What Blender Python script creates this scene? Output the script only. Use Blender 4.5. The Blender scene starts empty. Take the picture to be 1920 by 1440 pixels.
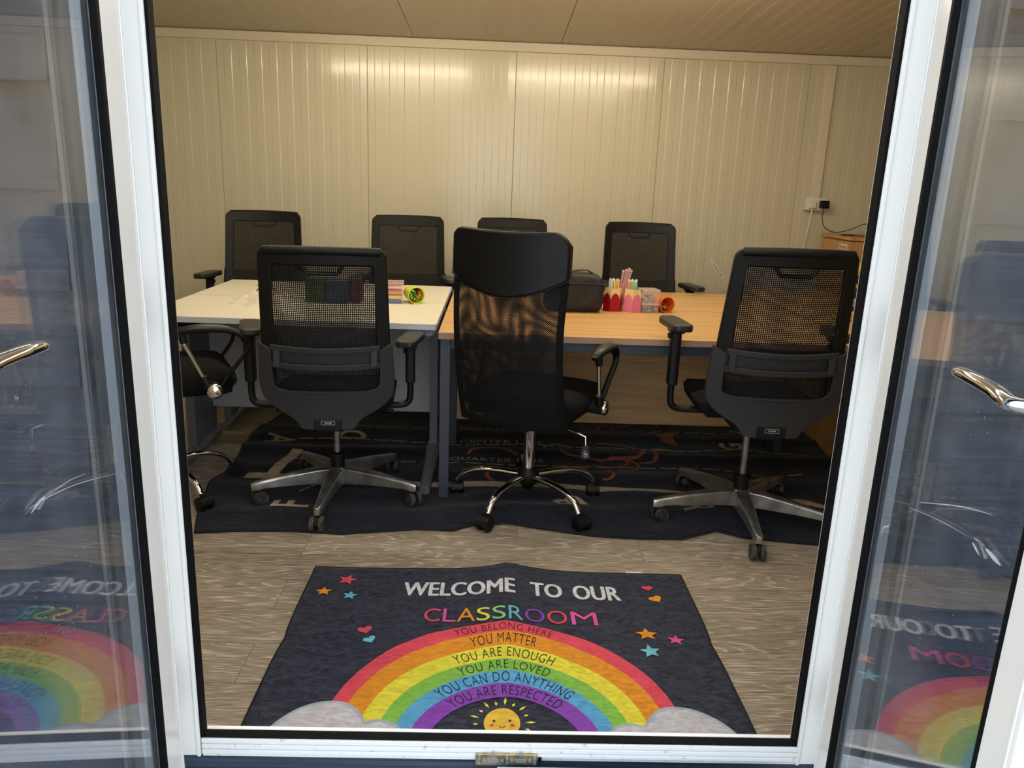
import bpy, bmesh, math, random
from mathutils import Vector, Matrix, noise
random.seed(7)
SC = bpy.context.scene
COL = SC.collection
PI = math.pi

# ------------------------------------------------------------------ camera, sky, exposure
cam_d = bpy.data.cameras.new('camera'); cam = bpy.data.objects.new('camera', cam_d); COL.objects.link(cam)
cam_d.sensor_width = 36.0; cam_d.lens = 36.0 * 1441.0 / 1920.0; cam_d.clip_start = 0.02
_dn = Vector((-207, 5524, 1441)).normalized()
_dy = Vector((-32, -377, 1441)); _dy = (_dy - _dn * _dn.dot(_dy)).normalized()
_dx = _dn.cross(_dy); _dx = _dx if _dx.x > 0 else -_dx
_R = Matrix((_dx, _dy, -_dn))                    # world axes in camera (right, down, forward) terms
_r = _R @ Vector((1, 0, 0)); _u = _R @ Vector((0, -1, 0)); _b = _R @ Vector((0, 0, -1))
CAMH = 1.325
cam.matrix_world = Matrix(((_r.x, _u.x, _b.x, 0), (_r.y, _u.y, _b.y, 0), (_r.z, _u.z, _b.z, CAMH), (0, 0, 0, 1)))
SC.camera = cam

world = bpy.data.worlds.new('overcast_sky'); SC.world = world; world.use_nodes = True
bg = world.node_tree.nodes['Background']
bg.inputs['Color'].default_value = (0.86, 0.93, 1.0, 1); bg.inputs['Strength'].default_value = 2.55
SC.view_settings.view_transform = 'Standard'; SC.view_settings.look = 'None'
SC.view_settings.exposure = 0.0; SC.view_settings.gamma = 1.0; SC.view_settings.use_curve_mapping = False
LAMP = 42.0                                       # emission of the ceiling battens above the desks; the pair by the door is dimmer
try:
    SC.cycles.max_bounces = 10; SC.cycles.transparent_max_bounces = 24; SC.cycles.use_denoising = True
except Exception: pass

# ------------------------------------------------------------------ materials
def lin(c):
    c = c / 255.0
    return c / 12.92 if c <= 0.04045 else ((c + 0.055) / 1.055) ** 2.4
def rgb(r, g, b): return (lin(r), lin(g), lin(b), 1)
MATS = {}
def mat(name, col, rough=0.5, metal=0.0, spec=0.5, bump=None, **kw):
    if name in MATS: return MATS[name]
    m = bpy.data.materials.new(name); m.use_nodes = True; MATS[name] = m
    p = m.node_tree.nodes['Principled BSDF']
    p.inputs['Base Color'].default_value = col; p.inputs['Roughness'].default_value = rough
    p.inputs['Metallic'].default_value = metal; p.inputs['Specular IOR Level'].default_value = spec
    for k, v in kw.items(): p.inputs[k].default_value = v
    if bump:                                        # (scale, strength, roughness variation)
        N = m.node_tree.nodes; L = m.node_tree.links
        tc = N.new('ShaderNodeTexCoord'); nz = N.new('ShaderNodeTexNoise'); bp = N.new('ShaderNodeBump')
        nz.inputs['Scale'].default_value = bump[0]; nz.inputs['Detail'].default_value = 6
        bp.inputs['Strength'].default_value = bump[1]; bp.inputs['Distance'].default_value = 0.002
        L.new(tc.outputs['Object'], nz.inputs['Vector']); L.new(nz.outputs['Fac'], bp.inputs['Height']); L.new(bp.outputs['Normal'], p.inputs['Normal'])
    return m
def mixc(name, c1, c2, scale=(1, 1, 1), nscale=5.0, lo=0.35, hi=0.65, rough=0.6, detail=6.0, bump=0.0, metal=0.0, spec=0.5, dist=0.0, sheen=0.0, bdist=0.002):
    """two colours mixed by stretched noise, optional bump from the same noise"""
    if name in MATS: return MATS[name]
    m = mat(name, c1, rough, metal, spec); N = m.node_tree.nodes; L = m.node_tree.links; p = N['Principled BSDF']
    tc = N.new('ShaderNodeTexCoord'); mp = N.new('ShaderNodeMapping'); nz = N.new('ShaderNodeTexNoise'); cr = N.new('ShaderNodeValToRGB')
    mp.inputs['Scale'].default_value = scale; nz.inputs['Scale'].default_value = nscale; nz.inputs['Detail'].default_value = detail
    nz.inputs['Distortion'].default_value = dist
    cr.color_ramp.elements[0].position = lo; cr.color_ramp.elements[0].color = c1
    cr.color_ramp.elements[1].position = hi; cr.color_ramp.elements[1].color = c2
    L.new(tc.outputs['Object'], mp.inputs['Vector']); L.new(mp.outputs['Vector'], nz.inputs['Vector']); L.new(nz.outputs['Fac'], cr.inputs['Fac'])
    L.new(cr.outputs['Color'], p.inputs['Base Color'])
    if sheen: p.inputs['Sheen Weight'].default_value = sheen; p.inputs['Sheen Roughness'].default_value = 0.4
    if bump:
        bp = N.new('ShaderNodeBump'); bp.inputs['Strength'].default_value = bump; bp.inputs['Distance'].default_value = bdist
        L.new(nz.outputs['Fac'], bp.inputs['Height']); L.new(bp.outputs['Normal'], p.inputs['Normal'])
    return m

M_wall = mat('cream_panel', rgb(214, 208, 184), 0.34, 0, 0.5, bump=(3.0, 0.12), **{'Coat Weight': 0.7, 'Coat Roughness': 0.13})
M_ceil = mat('cream_ceiling_panel', rgb(196, 187, 170), 0.34, 0, 0.5)
M_trimw = mat('cream_trim', rgb(226, 217, 198), 0.4)
M_upvc = mat('white_upvc', rgb(240, 240, 238), 0.22, 0, 0.5)
M_sill = mixc('weathered_white_sill', rgb(236, 238, 240), rgb(150, 150, 150), (1, 1, 1), 60, 0.62, 0.80, 0.3)
M_rubber = mixc('black_rubber_seal', rgb(7, 9, 12), rgb(90, 92, 95), (1, 1, 1), 260, 0.68, 0.80, 0.7, spec=0.15)
M_spacer = mat('grey_spacer_bar', rgb(150, 158, 165), 0.4, 0.3)
M_dark = mat('dark_navy_flashing', rgb(30, 36, 50), 0.5)
M_jtrim = mat('grey_edge_trim', rgb(125, 128, 128), 0.5)
M_chrome = mat('chrome', rgb(225, 225, 228), 0.06, 1.0)
M_alu = mixc('dirty_aluminium', rgb(190, 190, 192), rgb(120, 118, 116), (1, 1, 1), 14, 0.35, 0.75, 0.33, metal=0.9)
M_blk = mat('black_plastic', rgb(11, 11, 12), 0.5, 0, 0.35)
M_blk2 = mat('charcoal_plastic', rgb(44, 46, 52), 0.5, bump=(400, 0.15))
M_pad = mat('armrest_pad', rgb(38, 39, 38), 0.42, bump=(300, 0.1))
M_leath = mat('black_leather', rgb(9, 10, 13), 0.45, 0, 0.3, bump=(120, 0.12))
M_fab = mat('black_fabric', rgb(16, 16, 18), 0.9, 0, 0.2, bump=(500, 0.5))
M_wheel = mixc('dusty_black_wheel', rgb(22, 22, 23), rgb(92, 86, 80), (1, 1, 1), 40, 0.35, 0.7, 0.6)
M_steel = mat('grey_steel', rgb(108, 112, 120), 0.4, 0.2)
M_steeld = mat('slate_steel', rgb(70, 76, 88), 0.42, 0.15)
M_white = mat('white_laminate', rgb(238, 232, 214), 0.35)
M_wedge = mat('pale_grey_edging', rgb(205, 208, 216), 0.4)
M_modw = mat('grey_modesty_panel', rgb(176, 178, 186), 0.5)
M_brass = mixc('worn_brass', rgb(205, 180, 130), rgb(150, 140, 120), (1, 1, 1), 60, 0.4, 0.6, 0.35, metal=0.7)

def woodmat(name, c1, c2, axis='x', rough=0.4, sc=1.0):
    m = mat(name, c1, rough); N = m.node_tree.nodes; L = m.node_tree.links; p = N['Principled BSDF']
    tc = N.new('ShaderNodeTexCoord'); mp = N.new('ShaderNodeMapping'); nz = N.new('ShaderNodeTexNoise'); cr = N.new('ShaderNodeValToRGB')
    mp.inputs['Scale'].default_value = (1.2 * sc, 26 * sc, 26 * sc) if axis == 'x' else ((26 * sc, 26 * sc, 1.2 * sc) if axis == 'z' else (26 * sc, 1.2 * sc, 26 * sc))
    nz.inputs['Scale'].default_value = 1.6; nz.inputs['Detail'].default_value = 8; nz.inputs['Distortion'].default_value = 0.6
    cr.color_ramp.elements[0].position = 0.34; cr.color_ramp.elements[0].color = c1
    cr.color_ramp.elements[1].position = 0.66; cr.color_ramp.elements[1].color = c2
    L.new(tc.outputs['Object'], mp.inputs['Vector']); L.new(mp.outputs['Vector'], nz.inputs['Vector']); L.new(nz.outputs['Fac'], cr.inputs['Fac']); L.new(cr.outputs['Color'], p.inputs['Base Color'])
    return m
M_oak = woodmat('oak_laminate', rgb(196, 150, 92), rgb(222, 180, 122))
M_oakp = woodmat('oak_panel', rgb(178, 140, 96), rgb(200, 164, 116))
M_oakv = woodmat('oak_cabinet', rgb(184, 136, 82), rgb(206, 160, 104), 'z')
M_oake = mat('oak_edging', rgb(176, 140, 118), 0.5)

def floor_material():
    m = bpy.data.materials.new('limed_oak_vinyl_plank'); m.use_nodes = True
    N = m.node_tree.nodes; L = m.node_tree.links; p = N['Principled BSDF']
    def nd(t, **k):
        n = N.new(t)
        for a, v in k.items(): setattr(n, a, v)
        return n
    tc = nd('ShaderNodeTexCoord')
    br = nd('ShaderNodeTexBrick'); br.offset = 0.37; br.offset_frequency = 2
    mp = nd('ShaderNodeMapping'); mp.inputs['Location'].default_value = (0.66, -0.145, 0)
    L.new(tc.outputs['Object'], mp.inputs['Vector']); L.new(mp.outputs['Vector'], br.inputs['Vector'])
    br.inputs['Scale'].default_value = 1.0; br.inputs['Brick Width'].default_value = 1.25; br.inputs['Row Height'].default_value = 0.185
    br.inputs['Mortar Size'].default_value = 0.0008; br.inputs['Mortar Smooth'].default_value = 0.2; br.inputs['Bias'].default_value = 0
    br.inputs['Color1'].default_value = (0.2, 0.2, 0.2, 1); br.inputs['Color2'].default_value = (0.9, 0.9, 0.9, 1); br.inputs['Mortar'].default_value = (0, 0, 0, 1)
    # grain: warped bands, per-plank shift from the brick tone
    sx = nd('ShaderNodeSeparateXYZ'); L.new(tc.outputs['Object'], sx.inputs[0])
    tone = nd('ShaderNodeSeparateColor'); L.new(br.outputs['Color'], tone.inputs[0])
    row = nd('ShaderNodeMath', operation='MULTIPLY'); row.inputs[1].default_value = 1 / 0.185; L.new(sx.outputs[1], row.inputs[0])
    rf = nd('ShaderNodeMath', operation='FLOOR'); L.new(row.outputs[0], rf.inputs[0])
    sh = nd('ShaderNodeMath', operation='MULTIPLY_ADD'); sh.inputs[1].default_value = 7.3
    L.new(tone.outputs[0], sh.inputs[0]); L.new(rf.outputs[0], sh.inputs[2])
    cb = nd('ShaderNodeCombineXYZ')
    xs = nd('ShaderNodeMath', operation='MULTIPLY'); xs.inputs[1].default_value = 1.15; L.new(sx.outputs[0], xs.inputs[0])
    ys = nd('ShaderNodeMath', operation='MULTIPLY'); ys.inputs[1].default_value = 8.5; L.new(sx.outputs[1], ys.inputs[0])
    L.new(xs.outputs[0], cb.inputs[0]); L.new(ys.outputs[0], cb.inputs[1]); L.new(sh.outputs[0], cb.inputs[2])
    n1 = nd('ShaderNodeTexNoise'); n1.inputs['Scale'].default_value = 1.0; n1.inputs['Detail'].default_value = 2.0; n1.inputs['Roughness'].default_value = 0.4; n1.inputs['Distortion'].default_value = 0.3
    L.new(cb.outputs[0], n1.inputs['Vector'])
    rings = nd('ShaderNodeMath', operation='MULTIPLY'); rings.inputs[1].default_value = 22.0; L.new(n1.outputs['Fac'], rings.inputs[0])
    n3 = nd('ShaderNodeTexNoise'); n3.inputs['Scale'].default_value = 1.0; n3.inputs['Detail'].default_value = 5.0
    cb3 = nd('ShaderNodeCombineXYZ'); a1 = nd('ShaderNodeMath', operation='MULTIPLY'); a1.inputs[1].default_value = 16; L.new(sx.outputs[0], a1.inputs[0])
    a2 = nd('ShaderNodeMath', operation='MULTIPLY'); a2.inputs[1].default_value = 420; L.new(sx.outputs[1], a2.inputs[0])
    L.new(a1.outputs[0], cb3.inputs[0]); L.new(a2.outputs[0], cb3.inputs[1]); L.new(sh.outputs[0], cb3.inputs[2]); L.new(cb3.outputs[0], n3.inputs['Vector'])
    fr = nd('ShaderNodeMath', operation='FRACT'); L.new(rings.outputs[0], fr.inputs[0])
    rr = nd('ShaderNodeValToRGB'); L.new(fr.outputs[0], rr.inputs[0])
    e = rr.color_ramp.elements; e[0].position = 0.0; e[0].color = (1, 1, 1, 1); e[1].position = 1.0; e[1].color = (0.7, 0.7, 0.7, 1)
    e2 = e.new(0.16); e2.color = (0.08, 0.08, 0.08, 1); e3 = e.new(0.8); e3.color = (0.15, 0.15, 0.15, 1)
    st = nd('ShaderNodeMapRange'); st.inputs['From Min'].default_value = 0.38; st.inputs['From Max'].default_value = 0.62; L.new(n3.outputs['Fac'], st.inputs['Value'])
    mm = nd('ShaderNodeMath', operation='MULTIPLY'); L.new(rr.outputs['Color'], mm.inputs[0]); L.new(st.outputs[0], mm.inputs[1])
    ad = nd('ShaderNodeMath', operation='MULTIPLY_ADD'); ad.inputs[1].default_value = 0.34; L.new(st.outputs[0], ad.inputs[0]); L.new(mm.outputs[0], ad.inputs[2])
    cr = nd('ShaderNodeValToRGB'); L.new(ad.outputs[0], cr.inputs[0])
    c = cr.color_ramp.elements; c[0].position = 0.0; c[0].color = rgb(128, 115, 99); c[1].position = 1.0; c[1].color = rgb(226, 216, 202)
    k = c.new(0.3); k.color = rgb(160, 146, 129)
    # per-plank tone and joints
    tn = nd('ShaderNodeMapRange'); tn.inputs['To Min'].default_value = 0.84; tn.inputs['To Max'].default_value = 1.1; L.new(tone.outputs[0], tn.inputs['Value'])
    mu = nd('ShaderNodeMix', data_type='RGBA', blend_type='MULTIPLY'); mu.inputs['Factor'].default_value = 1.0
    L.new(cr.outputs['Color'], mu.inputs[6]); L.new(tn.outputs[0], mu.inputs[7])
    mj = nd('ShaderNodeMix', data_type='RGBA'); mj.inputs[7].default_value = rgb(62, 52, 42); L.new(br.outputs['Fac'], mj.inputs['Factor']); L.new(mu.outputs[2], mj.inputs[6])
    L.new(mj.outputs[2], p.inputs['Base Color']); p.inputs['Roughness'].default_value = 0.48
    bp = nd('ShaderNodeBump'); bp.inputs['Strength'].default_value = 0.25; bp.inputs['Distance'].default_value = 0.001; L.new(ad.outputs[0], bp.inputs['Height']); L.new(bp.outputs['Normal'], p.inputs['Normal'])
    return m
M_floor = floor_material()

def siding_material():
    m = bpy.data.materials.new('navy_woodgrain_cladding'); m.use_nodes = True
    N = m.node_tree.nodes; L = m.node_tree.links; p = N['Principled BSDF']
    tc = N.new('ShaderNodeTexCoord'); mp = N.new('ShaderNodeMapping'); mp.inputs['Scale'].default_value = (2.0, 4, 110)
    nz = N.new('ShaderNodeTexNoise'); nz.inputs['Scale'].default_value = 1.3; nz.inputs['Detail'].default_value = 3; nz.inputs['Distortion'].default_value = 0.7
    L.new(tc.outputs['Object'], mp.inputs['Vector']); L.new(mp.outputs['Vector'], nz.inputs['Vector'])
    cr = N.new('ShaderNodeValToRGB'); cr.color_ramp.elements[0].position = 0.3; cr.color_ramp.elements[0].color = rgb(20, 28, 41)
    cr.color_ramp.elements[1].position = 0.72; cr.color_ramp.elements[1].color = rgb(58, 72, 94)
    L.new(nz.outputs['Fac'], cr.inputs['Fac']); L.new(cr.outputs['Color'], p.inputs['Base Color'])
    bp = N.new('ShaderNodeBump'); bp.inputs['Strength'].default_value = 0.6; bp.inputs['Distance'].default_value = 0.002
    L.new(nz.outputs['Fac'], bp.inputs['Height']); L.new(bp.outputs['Normal'], p.inputs['Normal']); p.inputs['Roughness'].default_value = 0.55
    return m
M_siding = siding_material()

def glass_material(name, tint=(0.97, 0.98, 0.98, 1), ior=1.5, dust=0.0, gain=1.0):
    m = bpy.data.materials.new(name); m.use_nodes = True; N = m.node_tree.nodes; L = m.node_tree.links
    N.remove(N['Principled BSDF']); out = N['Material Output']
    tr = N.new('ShaderNodeBsdfTransparent'); tr.inputs['Color'].default_value = tint
    gl = N.new('ShaderNodeBsdfGlossy'); gl.inputs['Roughness'].default_value = 0.0; gl.inputs['Color'].default_value = (1, 1, 1, 1)
    fr = N.new('ShaderNodeFresnel')                  # same reflectance from either side of the thin pane
    ge = N.new('ShaderNodeNewGeometry'); mr = N.new('ShaderNodeMapRange'); mr.inputs['To Min'].default_value = ior; mr.inputs['To Max'].default_value = 1 / ior
    L.new(ge.outputs['Backfacing'], mr.inputs['Value']); L.new(mr.outputs[0], fr.inputs['IOR'])
    g = N.new('ShaderNodeMath'); g.operation = 'MULTIPLY'; g.inputs[1].default_value = gain; g.use_clamp = True
    mx = N.new('ShaderNodeMixShader'); L.new(fr.outputs[0], g.inputs[0]); L.new(g.outputs[0], mx.inputs[0]); L.new(tr.outputs[0], mx.inputs[1]); L.new(gl.outputs[0], mx.inputs[2])
    last = mx.outputs[0]
    if dust:
        df = N.new('ShaderNodeBsdfDiffuse'); df.inputs['Color'].default_value = (0.8, 0.82, 0.85, 1)
        tc = N.new('ShaderNodeTexCoord'); n1 = N.new('ShaderNodeTexNoise'); n1.inputs['Scale'].default_value = 2.2; n1.inputs['Detail'].default_value = 8; n1.inputs['Roughness'].default_value = 0.7
        L.new(tc.outputs['Object'], n1.inputs['Vector'])
        r1 = N.new('ShaderNodeMapRange'); r1.inputs['From Min'].default_value = 0.42; r1.inputs['From Max'].default_value = 0.75; r1.inputs['To Max'].default_value = dust; L.new(n1.outputs['Fac'], r1.inputs['Value'])
        v = N.new('ShaderNodeTexVoronoi'); v.inputs['Scale'].default_value = 70; L.new(tc.outputs['Object'], v.inputs['Vector'])
        lt = N.new('ShaderNodeMath'); lt.operation = 'LESS_THAN'; lt.inputs[1].default_value = 0.075; L.new(v.outputs['Distance'], lt.inputs[0])
        n2 = N.new('ShaderNodeTexNoise'); n2.inputs['Scale'].default_value = 3.5; L.new(tc.outputs['Object'], n2.inputs['Vector'])
        r2 = N.new('ShaderNodeMapRange'); r2.inputs['From Min'].default_value = 0.5; r2.inputs['From Max'].default_value = 0.7; r2.inputs['To Max'].default_value = 0.55; L.new(n2.outputs['Fac'], r2.inputs['Value'])
        m2 = N.new('ShaderNodeMath'); m2.operation = 'MULTIPLY'; L.new(lt.outputs[0], m2.inputs[0]); L.new(r2.outputs[0], m2.inputs[1])
        sm = N.new('ShaderNodeMath'); sm.operation = 'ADD'; sm.use_clamp = True; L.new(r1.outputs[0], sm.inputs[0]); L.new(m2.outputs[0], sm.inputs[1])
        mx2 = N.new('ShaderNodeMixShader'); L.new(sm.outputs[0], mx2.inputs[0]); L.new(last, mx2.inputs[1]); L.new(df.outputs[0], mx2.inputs[2]); last = mx2.outputs[0]
    L.new(last, out.inputs['Surface'])
    MATS[name] = m
    return m
M_glass = glass_material('dusty_door_glass', dust=0.075, ior=1.68, tint=(0.90, 0.91, 0.92, 1))
M_glassc = glass_material('door_glass', ior=1.68, tint=(0.90, 0.91, 0.92, 1))
M_clear = glass_material('clear_plastic', (0.9, 0.88, 0.88, 1), 1.4, gain=1.4)

def mesh_material(name, pitch, half, col=(0.006, 0.006, 0.007, 1), rot=0.0, warp=0.0):
    """woven mesh: square threads with open holes; pitch in metres on the UV (metres) map"""
    m = bpy.data.materials.new(name); m.use_nodes = True; N = m.node_tree.nodes; L = m.node_tree.links
    p = N['Principled BSDF']; p.inputs['Base Color'].default_value = col; p.inputs['Roughness'].default_value = 0.75; p.inputs['Specular IOR Level'].default_value = 0.3
    uv = N.new('ShaderNodeUVMap'); mp = N.new('ShaderNodeMapping'); mp.inputs['Scale'].default_value = (1 / pitch, 1 / pitch, 1); mp.inputs['Rotation'].default_value = (0, 0, rot)
    src = uv.outputs['UV']
    if warp:
        nz = N.new('ShaderNodeTexNoise'); nz.inputs['Scale'].default_value = 7; nz.inputs['Detail'].default_value = 0; L.new(src, nz.inputs['Vector'])
        vm = N.new('ShaderNodeVectorMath'); vm.operation = 'MULTIPLY_ADD'; vm.inputs[1].default_value = (warp, warp, 0); L.new(nz.outputs['Color'], vm.inputs[0]); L.new(src, vm.inputs[2]); src = vm.outputs[0]
    L.new(src, mp.inputs['Vector']); fv = N.new('ShaderNodeVectorMath'); fv.operation = 'FRACTION'; L.new(mp.outputs[0], fv.inputs[0])
    sp = N.new('ShaderNodeSeparateXYZ'); L.new(fv.outputs[0], sp.inputs[0])
    c1 = N.new('ShaderNodeMath'); c1.operation = 'LESS_THAN'; c1.inputs[1].default_value = half; L.new(sp.outputs[0], c1.inputs[0])
    c2 = N.new('ShaderNodeMath'); c2.operation = 'LESS_THAN'; c2.inputs[1].default_value = half; L.new(sp.outputs[1], c2.inputs[0])
    mu = N.new('ShaderNodeMath'); mu.operation = 'MULTIPLY'; L.new(c1.outputs[0], mu.inputs[0]); L.new(c2.outputs[0], mu.inputs[1])
    tr = N.new('ShaderNodeBsdfTransparent'); mx = N.new('ShaderNodeMixShader')
    L.new(mu.outputs[0], mx.inputs[0]); L.new(p.outputs[0], mx.inputs[1]); L.new(tr.outputs[0], mx.inputs[2]); L.new(mx.outputs[0], N['Material Output'].inputs['Surface'])
    MATS[name] = m
    return m
M_mesh = mesh_material('black_chair_mesh', 0.0068, 0.42)
M_meshfar = mesh_material('dense_black_chair_mesh', 0.0050, 0.22, (0.016, 0.015, 0.013, 1))
M_mesh_a = mesh_material('loose_diagonal_mesh', 0.0052, 0.56, (0.006, 0.006, 0.007, 1), 0.75)
M_mesh_b = mesh_material('inner_diagonal_mesh', 0.0050, 0.56, (0.006, 0.006, 0.007, 1), 0.79, 0.02)

def emit(name, col, s):
    m = bpy.data.materials.new(name); m.use_nodes = True; p = m.node_tree.nodes['Principled BSDF']
    p.inputs['Base Color'].default_value = (0.8, 0.8, 0.8, 1); p.inputs['Emission Color'].default_value = col; p.inputs['Emission Strength'].default_value = s
    return m
M_lamp = emit('warm_lamp_diffuser', (1.0, 0.84, 0.58, 1), LAMP)
M_lamp2 = emit('neutral_lamp_diffuser', (1.0, 0.93, 0.80, 1), LAMP * 0.50)

# ------------------------------------------------------------------ mesh helpers
def nb(): return bmesh.new()
def build(name, bm, m, parent=None, smooth=35, loc=None, bevel=0.0, seg=2):
    me = bpy.data.meshes.new(name)
    bmesh.ops.recalc_face_normals(bm, faces=bm.faces[:])
    bm.to_mesh(me); bm.free()
    for mm in (m if isinstance(m, (list, tuple)) else [m]): me.materials.append(mm)
    if smooth:
        me.polygons.foreach_set('use_smooth', [True] * len(me.polygons)); me.set_sharp_from_angle(angle=math.radians(smooth))
    o = bpy.data.objects.new(name, me); COL.objects.link(o)
    if parent: o.parent = parent
    if loc: o.location = loc
    if bevel:
        b = o.modifiers.new('bevel', 'BEVEL'); b.width = bevel; b.segments = seg; b.limit_method = 'ANGLE'; b.angle_limit = math.radians(40)
    return o
def tag(o, label=None, cat=None, group=None, kind=None):
    if label: o['label'] = label
    if cat: o['category'] = cat
    if group: o['group'] = group
    if kind: o['kind'] = kind
    return o
def empty(name, loc=(0, 0, 0), rz=0.0, label=None, cat=None, group=None, kind=None):
    o = bpy.data.objects.new(name, None); COL.objects.link(o); o.empty_display_size = 0.1
    o.location = loc; o.rotation_euler = (0, 0, rz)
    return tag(o, label, cat, group, kind)
def box(bm, x0, x1, y0, y1, z0, z1, M=None):
    v = [bm.verts.new(Vector(c)) for c in ((x0, y0, z0), (x1, y0, z0), (x1, y1, z0), (x0, y1, z0), (x0, y0, z1), (x1, y0, z1), (x1, y1, z1), (x0, y1, z1))]
    for f in ((0, 3, 2, 1), (4, 5, 6, 7), (0, 1, 5, 4), (1, 2, 6, 5), (2, 3, 7, 6), (3, 0, 4, 7)): bm.faces.new([v[i] for i in f])
    if M is not None:
        for q in v: q.co = M @ q.co
    return v
def bx(x0, x1, y0, y1, z0, z1, M=None):
    bm = nb(); box(bm, x0, x1, y0, y1, z0, z1, M); return bm
def frame_of(t):
    t = t.normalized(); a = Vector((0, 0, 1)) if abs(t.z) < 0.9 else Vector((1, 0, 0))
    u = a.cross(t).normalized(); return u, t.cross(u)
def tube(bm, pts, rad, seg=12, flat=1.0, caps=True, up=None):
    """tube along pts; rad number or list; flat squashes the second axis"""
    P = [Vector(p) for p in pts]; n = len(P); R = rad if isinstance(rad, (list, tuple)) else [rad] * n
    rings = []; u = None
    for i in range(n):
        t = (P[min(i + 1, n - 1)] - P[max(i - 1, 0)]).normalized()
        if u is None:
            if up is not None: w = Vector(up); u = (w - t * w.dot(t)).normalized()
            else: u, _ = frame_of(t)
        else: u = (u - t * u.dot(t)).normalized()
        v = t.cross(u)
        rings.append([bm.verts.new(P[i] + (u * math.cos(2 * PI * k / seg) * R[i] + v * math.sin(2 * PI * k / seg) * R[i] * flat)) for k in range(seg)])
    for i in range(n - 1):
        for k in range(seg): bm.faces.new((rings[i][k], rings[i][(k + 1) % seg], rings[i + 1][(k + 1) % seg], rings[i + 1][k]))
    if caps: bm.faces.new(rings[0][::-1]); bm.faces.new(rings[-1])
    return rings
def cyl(bm, p0, p1, r0, r1=None, seg=20):
    return tube(bm, [p0, p1], [r0, r0 if r1 is None else r1], seg)
def catmull(pts, n=8):
    P = [Vector(p) for p in pts]; Q = [P[0] * 2 - P[1]] + P + [P[-1] * 2 - P[-2]]; out = []
    for i in range(1, len(Q) - 2):
        a, b, c, d = Q[i - 1:i + 3]
        for k in range(n):
            t = k / n
            out.append(0.5 * ((2 * b) + (c - a) * t + (2 * a - 5 * b + 4 * c - d) * t * t + (3 * b - a - 3 * c + d) * t ** 3))
    out.append(P[-1]); return out
def lathe(bm, prof, seg=24, M=None):
    rings = []
    for r, z in prof:
        rings.append([bm.verts.new((r * math.cos(2 * PI * k / seg), r * math.sin(2 * PI * k / seg), z)) for k in range(seg)])
    for i in range(len(prof) - 1):
        for k in range(seg): bm.faces.new((rings[i][k], rings[i][(k + 1) % seg], rings[i + 1][(k + 1) % seg], rings[i + 1][k]))
    if prof[0][0] > 1e-5: bm.faces.new(rings[0][::-1])
    if prof[-1][0] > 1e-5: bm.faces.new(rings[-1])
    if M is not None:
        for r in rings:
            for v in r: v.co = M @ v.co
def prism(bm, pts, f, d0, d1):
    """polygon pts (u,v) extruded from d0 to d1; f(u,v,d)->xyz"""
    a = [bm.verts.new(f(u, v, d0)) for u, v in pts]; b = [bm.verts.new(f(u, v, d1)) for u, v in pts]; n = len(pts)
    bm.faces.new(a[::-1]); bm.faces.new(b)
    for i in range(n): bm.faces.new((a[i], a[(i + 1) % n], b[(i + 1) % n], b[i]))
def strip(bm, A, B, surf, t, closed=False, nac=3):
    """solid band between matched curves A and B (x,z), bent on surf(x,z)->y, thickness t in y"""
    n = len(A); F = []; K = []
    for i in range(n):
        rf = []; rk = []
        for j in range(nac + 1):
            s = j / nac; x = A[i][0] * (1 - s) + B[i][0] * s; z = A[i][1] * (1 - s) + B[i][1] * s; y = surf(x, z)
            rf.append(bm.verts.new((x, y + t / 2, z))); rk.append(bm.verts.new((x, y - t / 2, z)))
        F.append(rf); K.append(rk)
    m = n if closed else n - 1
    for i in range(m):
        k = (i + 1) % n
        for j in range(nac):
            bm.faces.new((F[i][j], F[i][j + 1], F[k][j + 1], F[k][j])); bm.faces.new((K[i][j], K[k][j], K[k][j + 1], K[i][j + 1]))
        bm.faces.new((F[i][0], F[k][0], K[k][0], K[i][0])); bm.faces.new((F[i][nac], K[i][nac], K[k][nac], F[k][nac]))
    if not closed:
        for i in (0, n - 1):
            for j in range(nac): bm.faces.new((F[i][j], K[i][j], K[i][j + 1], F[i][j + 1]))
def sheet(bm, x0f, x1f, z0, z1, surf, nu=14, nv=20, off=0.0):
    """open single-layer sheet with a metre UV map"""
    uvl = bm.loops.layers.uv.verify(); G = []
    for j in range(nv + 1):
        z = z0 + (z1 - z0) * j / nv; a = x0f(z) if callable(x0f) else x0f; b = x1f(z) if callable(x1f) else x1f
        G.append([bm.verts.new((a + (b - a) * i / nu, surf(a + (b - a) * i / nu, z) + off, z)) for i in range(nu + 1)])
    for j in range(nv):
        for i in range(nu):
            f = bm.faces.new((G[j][i], G[j][i + 1], G[j + 1][i + 1], G[j + 1][i]))
            for l in f.loops: l[uvl].uv = (l.vert.co.x, l.vert.co.z)
def rrect(x0, x1, z0, z1, r, n=5):
    out = []
    for cx, cz, a0 in ((x1 - r, z0 + r, -90), (x1 - r, z1 - r, 0), (x0 + r, z1 - r, 90), (x0 + r, z0 + r, 180)):
        for k in range(n + 1):
            a = math.radians(a0 + 90 * k / n); out.append((cx + r * math.cos(a), cz + r * math.sin(a)))
    return out
def resample(pts, n):
    P = [Vector((p[0], p[1])) for p in pts]; L = [0]
    for i in range(1, len(P)): L.append(L[-1] + (P[i] - P[i - 1]).length)
    out = []; k = 0
    for i in range(n):
        d = L[-1] * i / (n - 1)
        while k < len(P) - 2 and L[k + 1] < d: k += 1
        t = (d - L[k]) / max(1e-9, L[k + 1] - L[k]); q = P[k].lerp(P[k + 1], min(1, t)); out.append((q.x, q.y))
    return out
def copy_tree(o, parent=None, swap=None):
    c = o.copy(); COL.objects.link(c); c.parent = parent
    for ch in list(o.children): copy_tree(ch, c, swap)
    return c

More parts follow.
